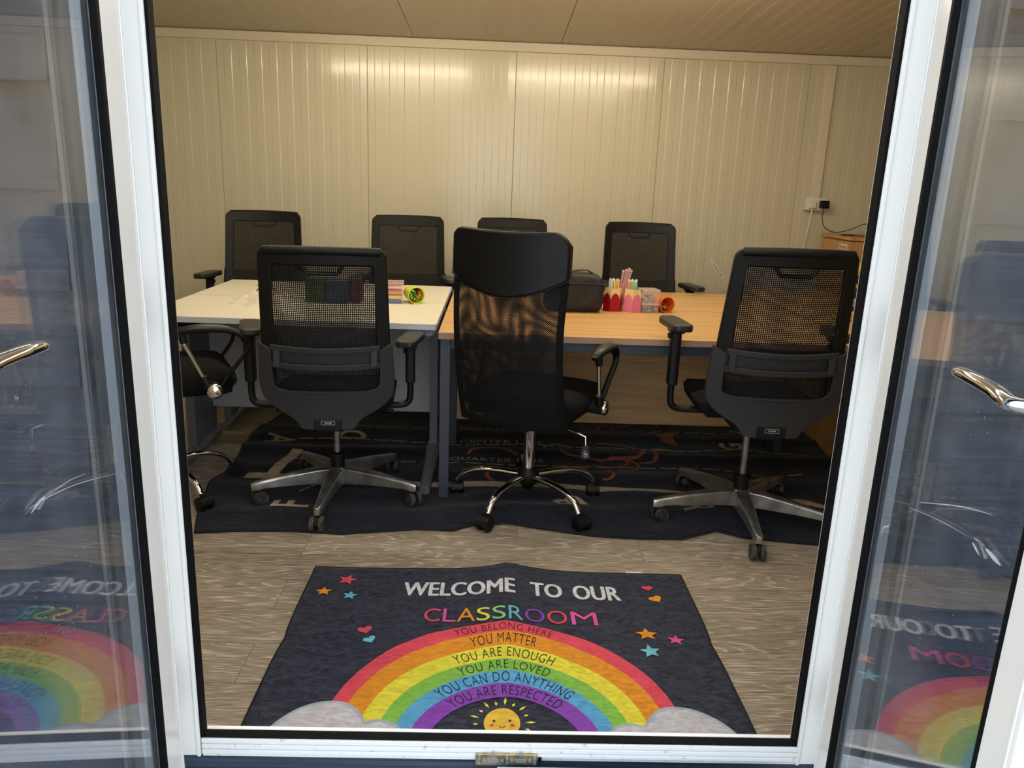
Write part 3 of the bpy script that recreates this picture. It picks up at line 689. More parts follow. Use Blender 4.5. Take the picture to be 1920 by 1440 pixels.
FEET = [(-0.24, 3.1), (-0.24, 3.3), (-0.24, 3.5), (-0.24, 3.65), (-0.185, 3.10), (1.50, 3.12), (-0.185, 3.80), (1.50, 3.80), (-0.185, 4.5), (1.5, 4.5), (-0.24, 4.4), (-0.24, 4.2), (-0.24, 4.0)]
def rug_h(x, y):
    h = 0.006
    h += 0.030 * bell((y - (2.93 + 0.03 * math.sin(2.2 * x))) / 0.075) * (0.25 + 0.9 * bell((x - 0.10) / 0.32) + 0.6 * bell((x - 1.15) / 0.35))
    h += 0.022 * bell((y - 3.12 - 0.03 * math.sin(3 * x)) / 0.05) * (0.3 + 0.7 * bell((x - 1.3) / 0.5) + .3 * bell((x - 0.5) / .4))
    h += 0.020 * bell((y - 3.36 + 0.02 * x) / 0.06) * (0.4 + 0.6 * bell((x - 0.8) / 0.6))
    h += 0.018 * bell((y - 3.66 - 0.02 * math.sin(3 * x + 1)) / 0.055)
    h += 0.016 * bell((y - 3.95) / 0.06)
    h += 0.020 * bell((x + 1.15) / 0.08) * bell((y - 3.83) / 0.08)
    h += 0.006 * noise.noise(Vector((x * 3, y * 6, 5))) + 0.0025 * noise.noise(Vector((x * 12, y * 14, 2)))
    m = 1.0
    for cx, cy in CASTERS + FEET:
        d2 = (x - cx) ** 2 + (y - cy) ** 2
        if d2 < 0.06: m *= 1 - math.exp(-d2 / 0.0050)
    e = min(1.0, max(0.0, (y - 2.72) / 0.09))
    lift = 0.012 * bell((x - 0.08) / 0.16) * (1 - e) + 0.014 * bell((x - 0.92) / 0.09) * (1 - e)
    return 0.003 + max(0.0, h * m * (0.25 + 0.75 * e) + lift)
M_rug = velvet('dark_navy_rug', rgb(15, 18, 28), rgb(38, 42, 56), 1.0, 0.85)
bm = nb(); G = []; nx, ny = 170, 96
Fp = resample(FE, nx + 1); Lp = resample(LE, ny + 1); Rp = resample(RE, ny + 1)
for j in range(ny + 1):
    t = j / ny; G.append([])
    for i in range(nx + 1):
        s = i / nx; bot = Vector(Fp[i]); top = Vector((LE[-1][0] * (1 - s) + RE[-1][0] * s, 4.45)); q = bot * (1 - t) + top * t
        l = Vector(Lp[j]) - (Vector(LE[0]) * (1 - t) + Vector(LE[-1]) * t); r = Vector(Rp[j]) - (Vector(RE[0]) * (1 - t) + Vector(RE[-1]) * t)
        q = q + l * (1 - s) ** 3 + r * s ** 3
        G[-1].append(bm.verts.new((q.x, q.y, rug_h(q.x, q.y))))
for j in range(ny):
    for i in range(nx): bm.faces.new((G[j][i], G[j][i + 1], G[j + 1][i + 1], G[j + 1][i]))
edge3 = [v.co.copy() for v in G[0]]; edgeL = [G[j][0].co.copy() for j in range(ny + 1)]
RUG = tag(build('rug', bm, M_rug, smooth=180), 'large rumpled navy arena rug with tan lines under the desks', 'rug')
sol = RUG.modifiers.new('thickness', 'SOLIDIFY'); sol.thickness = 0.0025; sol.offset = 0
bm = nb(); tube(bm, edge3, 0.0035, 6); tube(bm, edgeL, 0.0035, 6); build('binding', bm, MATS['black_binding'], RUG, smooth=60)
C_tan = velvet('tan_print', rgb(150, 134, 108), rgb(200, 184, 156), 0.6); C_rust = velvet('rust_print', rgb(124, 62, 42), rgb(164, 90, 62), 0.6)
def rart(name, bm, m, off=0.0022, label=None): return art(name, bm, m, off, RUG, rug_h, 0.022, label)
bm = nb(); ribbon(bm, resample([(-1.085, 3.276), (-0.893, 3.262), (-0.693, 3.222), (-0.265, 3.214), (-0.027, 3.245), (0.455, 3.222), (0.857, 3.183), (1.255, 3.130), (1.55, 3.05)], 60), 0.060)
ribbon(bm, [(-0.975, 3.24), (-0.955, 3.42), (-0.930, 3.60)], 0.055); ribbon(bm, [(-0.920, 3.92), (-0.905, 4.2), (-0.90, 4.4)], 0.055); rart('border_line', bm, C_tan, label='tan border line')
def dashes(pts, w, d=0.085, gap=0.008):
    bm = nb(); P = resample(pts, 200); L = 0; cur = [P[0]]
    for i in range(1, 200):
        L += (Vector(P[i]) - Vector(P[i - 1])).length
        if L < d: cur.append(P[i])
        elif L > d + gap:
            if len(cur) > 1: ribbon(bm, cur, w)
            cur = [P[i]]; L = 0
    return bm
rart('dash_line', dashes([(-0.917, 4.032), (-0.626, 4.03), (-0.157, 3.979), (0.25, 3.977), (0.545, 4.003), (0.949, 4.08), (1.6, 4.05)], 0.012), C_tan)
rart('dash_line', dashes([(-0.974, 3.793), (-0.592, 3.808), (-0.147, 3.769), (0.241, 3.793), (0.861, 3.744), (1.07, 3.744), (1.327, 3.80), (1.551, 3.758), (1.728, 3.707)], 0.016), C_tan)
rart('dash_line', dashes([(-0.95, 3.50), (-0.186, 3.495), (0.718, 3.482), (1.119, 3.505), (1.333, 3.40), (1.518, 3.454), (1.644, 3.442)], 0.012), C_tan)
def rtext(s, cx, cy, w, h, rot, bold=0.0):
    bm = nb(); text_rect(bm, s, cx - w / 2, cx + w / 2, cy - h / 2, cy + h / 2, rot, bold, 1.05); rart('lettering', bm, C_tan, 0.003, label='printed ' + s)
rtext('QUARTER LINE', 0.075, 4.025, 0.46, 0.050, 0); rtext('CENTER LINE', 0.075, 3.822, 0.44, 0.042, 0); rtext('QUARTER LINE', 0.050, 3.545, 0.46, 0.048, 0)
rtext('A', -1.06, 3.765, 0.130, 0.150, -PI / 2, 0.02); rtext('F', -0.80, 2.955, 0.075, 0.155, PI / 2, 0.02); rtext('L', -0.74, 3.140, 0.16, 0.055, -2.0, 0.02)
rtext('D', -0.71, 3.86, 0.11, 0.15, PI / 2, 0.02); rtext('B', 0.355, 3.050, 0.105, 0.145, 0.35 + PI / 2, 0.03); rtext('R', 0.905, 3.010, 0.105, 0.150, PI / 2 * 1.05 - PI, 0.03)
rtext('G', 1.30, 3.84, 0.11, 0.13, PI / 2, 0.03); rtext('M', 1.60, 3.12, 0.12, 0.15, PI / 2, 0.03); rtext('I', 1.42, 4.08, 0.03, 0.14, 0.8, 0.03); rtext('L', 0.45, 3.222, 0.05, 0.11, PI / 2, 0.03)
A_ = [(0.582, 3.839), (0.662, 3.831), (0.731, 3.798), (0.778, 3.754), (0.8, 3.719), (0.787, 3.663), (0.75, 3.616), (0.701, 3.613), (0.628, 3.598), (0.548, 3.575)]
B_ = [(0.83, 3.74), (0.852, 3.723), (0.858, 3.66), (0.834, 3.588), (0.789, 3.559), (0.756, 3.561)]
C_ = [(0.705, 3.6), (0.733, 3.555), (0.743, 3.522), (0.727, 3.471), (0.695, 3.437), (0.658, 3.426), (0.625, 3.44)]
D_ = [(0.58, 3.437), (0.595, 3.398), (0.593, 3.344), (0.571, 3.312), (0.536, 3.303)]
HD = [(0.901, 4.002), (0.918, 3.952), (0.944, 3.874), (0.969, 3.895), (0.987, 3.887), (0.996, 3.838), (1.008, 3.849), (1.003, 3.928), (1.035, 4.024), (1.07, 4.059), (1.073, 4.087), (1.018, 4.087), (0.986, 4.052), (0.945, 3.985), (0.922, 4.004)]
NK = [(0.836, 3.981), (0.912, 4.078), (0.977, 4.106), (0.922, 4.025), (0.895, 3.97), (0.853, 3.962)]
extra = [([(0.613, 4.073), (0.642, 4.142), (0.692, 4.147), (0.698, 4.048)], .010), ([(0.703, 4.103), (0.802, 4.179), (0.878, 4.209), (0.95, 4.216), (0.974, 4.161)], .012), ([(0.371, 3.742), (0.391, 3.644), (0.504, 3.605), (0.584, 3.579)], .02), ([(0.033, 3.279), (0.005, 3.318), (0.007, 3.374), (0.033, 3.404)], .018), ([(-0.094, 3.607), (-0.068, 3.657), (0.01, 3.688), (0.089, 3.67), (0.154, 3.61)], .018), ([(0.263, 3.378), (0.347, 3.384), (0.424, 3.418), (0.476, 3.458)], .02), ([(0.586, 3.595), (0.645, 3.616), (0.696, 3.588), (0.68, 3.525), (0.602, 3.474)], .012), ([(0.611, 3.588), (0.643, 3.6), (0.687, 3.586), (0.69, 3.552), (0.673, 3.517), (0.614, 3.504)], .014), ([(-0.16, 3.36), (-0.02, 3.42), (0.12, 3.44)], .012), ([(-0.12, 3.72), (-0.05, 3.70), (0.05, 3.73)], .01), ([(0.45, 3.70), (0.60, 3.72), (0.70, 3.69)], .008), ([(0.40, 3.52), (0.55, 3.50), (0.72, 3.49)], .008)]
bm = nb()
for p, w in ((A_, .026), (B_, .022), (C_, .018), (D_, .016)): ribbon(bm, [tuple(q)[:2] for q in catmull([(a, b, 0) for a, b in p], 4)], w)
poly(bm, HD); poly(bm, NK)
for p, w in extra: ribbon(bm, [tuple(q)[:2] for q in catmull([(a, b, 0) for a, b in p], 4)], w)
rart('horse_drawing', bm, C_rust, 0.0026, label='rust-brown line drawing of a horse')
bm = nb(); ribbon(bm, [tuple(q)[:2] for q in catmull([(0.284, 3.735, 0), (0.323, 3.799, 0), (0.382, 3.812, 0), (0.43, 3.764, 0)], 4)], 0.012); ribbon(bm, [tuple(q)[:2] for q in catmull([(0.86, 3.755, 0), (0.91, 3.762, 0), (0.96, 3.742, 0)], 4)], 0.016); rart('tan_curl', bm, C_tan, 0.003)

# ------------------------------------------------------------------ desks
def top_board(parent, x0, x1, y0, y1, mt, me_, th=0.025, edge='x'):
    o = build('tabletop', bx(x0 + 0.002, x1 - 0.002, y0 + 0.002, y1 - 0.002, 0.73 - th, 0.73), mt, parent, bevel=0.001)
    bm = nb(); box(bm, x0, x1, y0, y0 + 0.002, 0.73 - th, 0.7298); box(bm, x0, x1, y1 - 0.002, y1, 0.73 - th, 0.7298); box(bm, x0, x0 + 0.002, y0, y1, 0.73 - th, 0.7298); box(bm, x1 - 0.002, x1, y0, y1, 0.73 - th, 0.7298)
    build('edging', bm, me_, o)
def cantilever_leg(parent, x, ya, yb, ycol, panel=False):
    bm = nb()
    s = 0.03
    prism(bm, [(x + s * math.cos(PI * k / 10 + PI), 0.705 + s * math.sin(PI * k / 10 + PI)) for k in range(11)], lambda u, v, d: (u, d, v), ya + 0.01, yb - 0.02)
    box(bm, x - 0.018, x + 0.018, ycol - 0.035, ycol + 0.035, 0.05, 0.70)
    if panel: box(bm, x - 0.02, x + 0.02, ycol - 0.14, ycol + 0.14, 0.05, 0.70)
    pts = [(ya - 0.13 if ya < 3.5 else ya + 0.05, 0.022), (ya + 0.20, 0.038), (ycol, 0.060), (yb - 0.05, 0.045)]
    tube(bm, [(x, p[0], 0.008 + p[1] * 0.55) for p in pts], [0.024, 0.03, 0.036, 0.03], 12, 0.9 if False else 1.0, up=(1, 0, 0))
    for v in bm.verts: v.co.z = max(v.co.z, 0.004)
    return build('leg', bm, M_steel, parent, smooth=40)
def white_desk(y0, y1, label, front):
    r = empty('desk', (0, 0, 0), 0, label, 'desk')
    xl = -1.500; xr = -0.232
    top_board(r, xl, xr, y0, y1, M_white, M_wedge)
    yp = y1 - 0.13 if front else y0 + 0.13
    build('modesty_panel', bx(xl + 0.09, xr - 0.05, yp, yp + 0.018, 0.19 if front else 0.19, 0.69), M_modw, r, bevel=0.001)
    build('crossbar', bx(xl + 0.06, xr - 0.03, yp - 0.04, yp - 0.005, 0.66, 0.70), M_steel, r, bevel=0.002)
    cantilever_leg(r, xr - 0.035, y0, y1, (y0 + y1) / 2 + (0.08 if front else -0.05))
    cantilever_leg(r, xl + 0.10, y0, y1, (y0 + y1) / 2 + (0.08 if front else -0.05), True)
    return r
white_desk(3.250, 3.868, 'white desk nearest the door, back edge against the other white desk', True)
white_desk(3.872, 4.495, 'white desk on the far side, with crumpled bag beside its front seam', False)
def oak_desk(y0, y1, label, front):
    r = empty('desk', (0, 0, 0), 0, label, 'desk')
    xl, xr = -0.212, 1.560
    top_board(r, xl, xr, y0, y1, M_oak, M_oake, 0.026)
    for x in (xl + 0.008, xr - 0.058):
        for y in (y0 + 0.02, y1 - 0.055): build('leg', bx(x, x + 0.042, y, y + 0.042, 0.004, 0.703), M_steeld, r, bevel=0.002)
    bm = nb(); box(bm, xl + 0.05, xr - 0.058, y0 + 0.022, y0 + 0.05, 0.660, 0.703); box(bm, xl + 0.05, xr - 0.058, y1 - 0.045, y1 - 0.017, 0.660, 0.703)
    box(bm, xl + 0.01, xl + 0.048, y0 + 0.06, y1 - 0.055, 0.660, 0.703); box(bm, xr - 0.056, xr - 0.018, y0 + 0.06, y1 - 0.055, 0.660, 0.703)
    build('rail', bm, M_steeld, r, bevel=0.002)
    yp = y1 - 0.085 if front else y0 + 0.06
    build('modesty_panel', bx(xl + 0.052, xr - 0.06, yp, yp + 0.018, 0.15, 0.66), M_oakp, r, bevel=0.001)
oak_desk(3.070, 3.848, 'oak desk nearest the door with slate steel legs', True)
oak_desk(3.852, 4.560, 'oak desk on the far side, behind the pencil pots', False)
sd = empty('side_desk', (0, 0, 0), 0, 'oak side desk at the right carrying yellow tools', 'desk')
build('tabletop', bx(1.585, 2.25, 3.16, 4.85, 0.704, 0.73), M_oak, sd, bevel=0.001)
build('side_panel', bx(1.80, 1.82, 3.20, 4.80, 0.0, 0.704), M_oakv, sd); build('side_panel', bx(2.22, 2.24, 3.20, 4.80, 0.0, 0.704), M_oakv, sd); build('modesty_panel', bx(1.82, 2.22, 4.70, 4.718, 0.2, 0.70), M_oakv, sd)

# ------------------------------------------------------------------ office chairs
def caster(parent, x, y, rz, dusty=True, hood=False):
    c = empty('caster', (x, y, 0), rz); c.parent = parent
    bm = nb()
    cyl(bm, (0, 0, 0.045), (0, 0, 0.082), 0.006, seg=10)
    if hood: 
        pr = [( -0.030 + 0.06 * k / 10, 0) for k in range(11)]
        prism(bm, [(0.030 * math.cos(PI * k / 12), 0.028 + 0.032 * math.sin(PI * k / 12)) for k in range(13)], lambda u, v, d: (d, u - 0.012, v), -0.021, 0.021)
    else: prism(bm, [(0.022 * math.cos(PI * k / 10), 0.030 + 0.030 * math.sin(PI * k / 10)) for k in range(11)], lambda u, v, d: (d, u - 0.012, v), -0.007, 0.007)
    h = build('housing', bm, M_blk, c)
    for s in (-1, 1):
        bm = nb(); cyl(bm, (s * 0.009, -0.014, 0.0310), (s * 0.027, -0.014, 0.0310), 0.0305, seg=24); cyl(bm, (s * 0.027, -0.014, 0.0310), (s * 0.029, -0.014, 0.0310), 0.020, seg=16)
        build('wheel', bm, M_wheel if dusty else M_blk, c, bevel=0.003)
    return c
def triumph_chair(spot, label, lift=0.0, armzs=(0.0, 0.0), far=False, angles=None, r=0.345, armturn=0.2, group=None, armx=(0.298, 0.298), taper=0.062):
    x, y, rz = spot
    root = empty('office_chair', (x, y, 0), rz, label, 'chair', group)
    S = lift
    # base
    bm = nb(); lathe(bm, [(0.0, 0.070), (0.036, 0.070), (0.046, 0.085), (0.048, 0.128), (0.040, 0.140), (0.0, 0.140)], 24)
    base = build('base', bm, M_alu, root)
    for i, a in enumerate(angles or [90, 162, 234, 306, 18]):
        aw = math.radians(a) - rz; d = Vector((math.cos(aw), math.sin(aw), 0)); n = Vector((-d.y, d.x, 0)); bm = nb(); secs = []
        for t, w, zt, zb in ((0.030, 0.030, 0.140, 0.070), (0.09, 0.028, 0.138, 0.074), (0.20, 0.022, 0.124, 0.076), (0.30, 0.017, 0.107, 0.074), (0.335, 0.017, 0.101, 0.066), (0.354, 0.010, 0.096, 0.066)):
            t = t * r / 0.345
            secs.append([bm.verts.new(d * t + n * (sx * w * kx) + Vector((0, 0, zz))) for sx, kx, zz in ((-1, 1, zb), (1, 1, zb), (1, 0.95, zt - 0.006), (1, 0.6, zt), (-1, 0.6, zt), (-1, 0.95, zt - 0.006))])
        for k in range(len(secs) - 1):
            for j in range(6): bm.faces.new((secs[k][j], secs[k][(j + 1) % 6], secs[k + 1][(j + 1) % 6], secs[k + 1][j]))
        bm.faces.new(secs[0][::-1]); bm.faces.new(secs[-1])
        build('base_leg', bm, M_alu, base, bevel=0.002)
        caster(root, d.x * r * 0.97, d.y * r * 0.97, aw + random.uniform(-2.5, 2.5) if far else aw + (0.4, -1.3, 1.57, 0.9, 2.0)[i])
    bm = nb(); lathe(bm, [(0.0, 0.135), (0.030, 0.135), (0.030, 0.185), (0.036, 0.187), (0.036, 0.200), (0.028, 0.203), (0.0, 0.203)], 24); cyl(bm, (0, 0, 0.06), (0, 0, 0.14), 0.026); build('column_collar', bm, M_blk, root)
    bm = nb(); cyl(bm, (0, 0, 0.195), (0, 0, 0.38 + S), 0.0135); build('gas_lift', bm, M_alu, root)
    bm = nb(); box(bm, -0.09, 0.09, -0.13, 0.12, 0.370 + S, 0.425 + S); box(bm, -0.04, 0.04, -0.26, -0.10, 0.385 + S, 0.42 + S); tube(bm, [(0.08, 0.02, 0.395 + S), (0.20, 0.02, 0.39 + S), (0.235, 0.02, 0.385 + S)], [0.007, 0.007, 0.011], 8); build('mechanism', bm, M_blk, root, bevel=0.008)
    # seat
    bm = nb(); nu, nv = 16, 16; top = []; bot = []
    def seatpt(i, j):
        u = -1 + 2 * i / nu; v = -1 + 2 * j / nv
        k = 1.0 / max(1.0, (abs(u) ** 5 + abs(v) ** 5) ** (1 / 5.0)); return u * k * 0.245, v * k * 0.235 + 0.035, u, v
    for j in range(nv + 1):
        top.append([]); bot.append([])
        for i in range(nu + 1):
            px, py, u, v = seatpt(i, j); e = max(abs(u), abs(v)) ** 8
            zt = 0.502 - 0.020 * e - 0.022 * max(0, v - 0.55) ** 1.0 - 0.008 * (1 - u * u) * (1 - v * v)
            top[-1].append(bm.verts.new((px, py, zt + S))); bot[-1].append(bm.verts.new((px * (1 - 0.03 * e), py, 0.430 + 0.02 * e + S)))
    for j in range(nv):
        for i in range(nu): bm.faces.new((top[j][i], top[j][i + 1], top[j + 1][i + 1], top[j + 1][i])); bm.faces.new((bot[j][i], bot[j + 1][i], bot[j + 1][i + 1], bot[j][i + 1]))
    for i in range(nu):
        bm.faces.new((top[0][i], bot[0][i], bot[0][i + 1], top[0][i + 1])); bm.faces.new((top[nv][i], top[nv][i + 1], bot[nv][i + 1], bot[nv][i]))
        bm.faces.new((top[i][0], top[i + 1][0], bot[i + 1][0], bot[i][0])); bm.faces.new((top[i][nu], bot[i][nu], bot[i + 1][nu], top[i + 1][nu]))
    build('seat', bm, M_fab, root, smooth=70)
    # backrest
    def sf(px, z):
        zz = z - S; t = (zz - 0.42) / 0.66
        return -0.262 - 0.098 * max(t, 0) ** 1.3 - 0.012 * math.sin(PI * min(1, max(0, t))) + 0.040 * (px / 0.23) ** 2
    def Z(l): return [(a, b + S) for a, b in l]
    out = Z(rrect(-0.235, 0.235, 0.52, 1.090, 0.030)); 
    N_ = 72
    outer = []; inner = []
    def warp(p, k):   # slight taper to the top
        f = (p[1] - S - 0.52) / 0.57; return (p[0] * (1.0 - taper * f), p[1])
    o1 = rrect(-0.240, 0.240, 0.52, 1.090, 0.034, 6); i1 = rrect(-0.190, 0.190, 0.545, 1.032, 0.012, 6)
    A = [warp((a, b + S), 0) for a, b in o1]; B = [warp((a, b + S), 0) for a, b in i1]
    # insert side points for curvature
    def dens(C, n=7):
        o = []
        for i in range(len(C)):
            a, b = C[i], C[(i + 1) % len(C)]; L = math.hypot(a[0] - b[0], a[1] - b[1]); k = n if L > 0.1 else 1
            for j in range(k): o.append((a[0] + (b[0] - a[0]) * j / k, a[1] + (b[1] - a[1]) * j / k))
        return o
    bm = nb(); strip(bm, dens(A), dens(B), sf, 0.026, True, 2)
    fr = build('back_frame', bm, M_blk, root, smooth=50, bevel=0.004)
    bm = nb(); rw = 0.215 * (1 - taper); tube(bm, [(t * rw, sf(t * rw, 1.08 + S) - 0.006, 1.084 + S - 0.004 * t * t) for t in [k / 8 - 1 for k in range(17)]], 0.016, 10); build('top_rail', bm, M_blk, fr, smooth=60)
    bm = nb(); sheet(bm, lambda z: -0.200 * (1 - taper * (z - S - 0.52) / 0.57), lambda z: 0.200 * (1 - taper * (z - S - 0.52) / 0.57), 0.50 + S, 1.05 + S, sf, off=0.012)
    build('mesh_panel', bm, M_meshfar if far else M_mesh, root, smooth=180)
    # grip opening under the top rail
    gp = [(-0.076, 1.040), (-0.058, 1.008), (-0.050, 1.001), (0.050, 1.001), (0.058, 1.008), (0.076, 1.040)]
    bm = nb(); tube(bm, [(a, sf(a, b + S) + 0.004, b + S) for a, b in gp], 0.0075, 8, up=(0, 1, 0)); build('grip_handle', bm, M_blk, root, smooth=60)
    # lower shell (U) with badge
    ol = [(-0.243, 0.745), (-0.247, 0.66), (-0.250, 0.58), (-0.238, 0.525), (-0.205, 0.490), (-0.160, 0.462), (-0.125, 0.440), (-0.105, 0.412), (-0.090, 0.402), (0.0, 0.400), (0.090, 0.402), (0.105, 0.412), (0.125, 0.440), (0.160, 0.462), (0.205, 0.490), (0.238, 0.525), (0.250, 0.58), (0.247, 0.66), (0.243, 0.745)]
    il = [(-0.194, 0.715), (-0.196, 0.66), (-0.196, 0.600), (-0.190, 0.572), (-0.170, 0.560), (-0.125, 0.552), (-0.100, 0.549), (-0.080, 0.547), (-0.060, 0.546), (0.0, 0.545), (0.060, 0.546), (0.080, 0.547), (0.100, 0.549), (0.125, 0.552), (0.170, 0.560), (0.190, 0.572), (0.196, 0.600), (0.196, 0.66), (0.194, 0.715)]
    AA = [tuple(q)[:2] for q in catmull([(a, b + S, 0) for a, b in ol], 3)]; BB = [tuple(q)[:2] for q in catmull([(a, b + S, 0) for a, b in il], 3)]
    sf2 = lambda px, z: sf(px, z) - 0.018
    bm = nb(); strip(bm, AA, BB, sf2, 0.018, False, 4); sh = build('back_shell', bm, M_blk2, root, smooth=50, bevel=0.003)
    bm = nb(); strip(bm, [(-0.196 + 0.392 * k / 12, 0.556 + S) for k in range(13)], [(-0.196 + 0.392 * k / 12, 0.548 + S) for k in range(13)], lambda a, b: sf2(a, b) - 0.006, 0.014, False, 1); build('shell_lip', bm, M_blk2, sh)
    # lumbar support
    xs_ = [-0.198 + 0.396 * k / 14 for k in range(15)]
    bm = nb()
    strip(bm, [(a, 0.738 - 0.010 * (a / 0.2) ** 2 * -1 - 0.010 + S) for a in xs_], [(a, 0.718 - 0.0 + 0.010 * (a / 0.2) ** 2 - 0.010 + S) for a in xs_], lambda a, b: sf(a, b) - 0.026, 0.016, False, 1)
    strip(bm, [(a, 0.664 + 0.006 * (a / 0.2) ** 2 + S) for a in xs_], [(a, 0.642 + 0.006 * (a / 0.2) ** 2 + S) for a in xs_], lambda a, b: sf(a, b) - 0.026, 0.016, False, 1)
    strip(bm, [(a, 0.712 + S) for a in xs_], [(a, 0.662 + S) for a in xs_], lambda a, b: sf(a, b) - 0.014, 0.006, False, 1)
    for s in (-1, 1): box(bm, s * 0.176 - 0.012, s * 0.176 + 0.012, sf(0.18, 0.69 + S) - 0.038, sf(0.18, 0.69 + S) - 0.010, 0.655 + S, 0.722 + S)
    build('lumbar_support', bm, M_blk2, root, smooth=50, bevel=0.002)
    yb = sf2(0, 0.43 + S) - 0.010
    bm = nb(); prism(bm, rrect(-0.052, 0.052, 0.403 + S, 0.446 + S, 0.006), lambda u, v, d: (u, d, v), yb - 0.004, yb + 0.004); bd = build('badge', bm, M_blk, root, bevel=0.0015)
    if not far:
        bm = nb(); ribbon(bm, rrect(-0.024, 0.026, 0.424 + S, 0.439 + S, 0.002, 2), 0.0009, True)
        for v in bm.verts: v.co = Vector((v.co.x, yb - 0.0046, v.co.y))
        t = text_bm('triumph', 0.01)
        for v in t.verts: v.co = Vector((-0.013 + 0.028 * v.co.x, yb - 0.0048, 0.4275 + S + 0.008 * v.co.y))
        join(bm, t); build('lettering', bm, mat('pale_badge_print', rgb(225, 228, 232), 0.5), bd, smooth=0)
    # arms
    for s in (-1, 1):
        arm = nb(); X = s * armx[0 if s < 0 else 1]; armz = armzs[0 if s < 0 else 1]
        tube(arm, [tuple(q) for q in catmull([(s * 0.16, -0.02, 0.425 + S), (X - s * 0.043, -0.02, 0.425 + S), (X - s * 0.008, -0.02, 0.440 + S), (X, -0.02, 0.475 + S), (X, -0.02, 0.54 + S)], 5)], 0.018, 12, 0.75)
        a_ = build('arm_post', arm, M_blk, root, smooth=60)
        sl = nb(); prism(sl, rrect(-0.020, 0.020, -0.030, 0.030, 0.012, 3), lambda u, v, d: (X + u, -0.02 + v, d), 0.525 + S, 0.685 + S + armz); box(sl, X - 0.028, X + 0.028, -0.055, 0.02, 0.680 + S + armz, 0.695 + S + armz)
        box(sl, X - s * 0.0 - 0.030, X - 0.020, -0.03, 0.0, 0.655 + S + armz, 0.675 + S + armz); build('arm_sleeve', sl, M_blk, a_, bevel=0.003)
        pd = nb(); pts = [(0.042 * math.cos(2 * PI * k / 28) * (1 if abs(math.cos(2 * PI * k / 28)) < .98 else 1), 0.125 * math.sin(2 * PI * k / 28)) for k in range(28)]
        pts = [(max(-0.042, min(0.042, 1.35 * a)), max(-0.118, min(0.125, 1.12 * b))) for a, b in pts]
        rt = armturn * -s; cr_, sr_ = math.cos(rt), math.sin(rt)
        fn = lambda u, v, d: (X + u * cr_ - v * sr_, 0.01 + u * sr_ + v * cr_, d)
        prism(pd, pts, fn, 0.694 + S + armz, 0.722 + S + armz); build('arm_pad', pd, M_pad, a_, bevel=0.008, seg=3, smooth=50)
    return root
sp = chair_spots['L']; triumph_chair(sp[:3], 'mesh office chair with grey shell, back to the door, at the white desk', -0.010, (0.030, -0.010), angles=sp[3], r=sp[4], armx=(0.335, 0.305))
sp = chair_spots['R']; triumph_chair((sp[0], sp[1], math.radians(-3)), 'mesh office chair with grey shell at the right end of the oak desk', 0.050, (0.055, 0.040), angles=sp[3], r=sp[4], armturn=0.12, taper=0.13, armx=(0.328, 0.300))
far_chairs = [((-1.400, 4.60, PI + 0.10), 'farthest-left mesh chair facing the white desk from the wall side', 0.008), ((-0.525, 4.66, PI + 0.05), 'mesh chair facing the white desk, behind the lime green cup', 0.008), ((0.115, 4.78, PI - 0.02), 'mesh chair half hidden behind the high-back chair, facing the oak desk', 0.008), ((0.945, 4.66, PI + 0.02), 'mesh chair facing the oak desk, behind the pencil pots', 0.018)]
proto = None
for (x, y, rz), lab, lf in far_chairs:
    if proto is None:
        proto = triumph_chair((x, y, rz), lab, lf, (0.03, 0.03), True, None, 0.33, 0.2, 'mesh chairs on the far side of the desks', (0.268, 0.268))
    else:
        c = copy_tree(proto); c.location = (x, y, 0.008 * (lf > 0.01)); c.rotation_euler = (0, 0, rz); c['label'] = lab

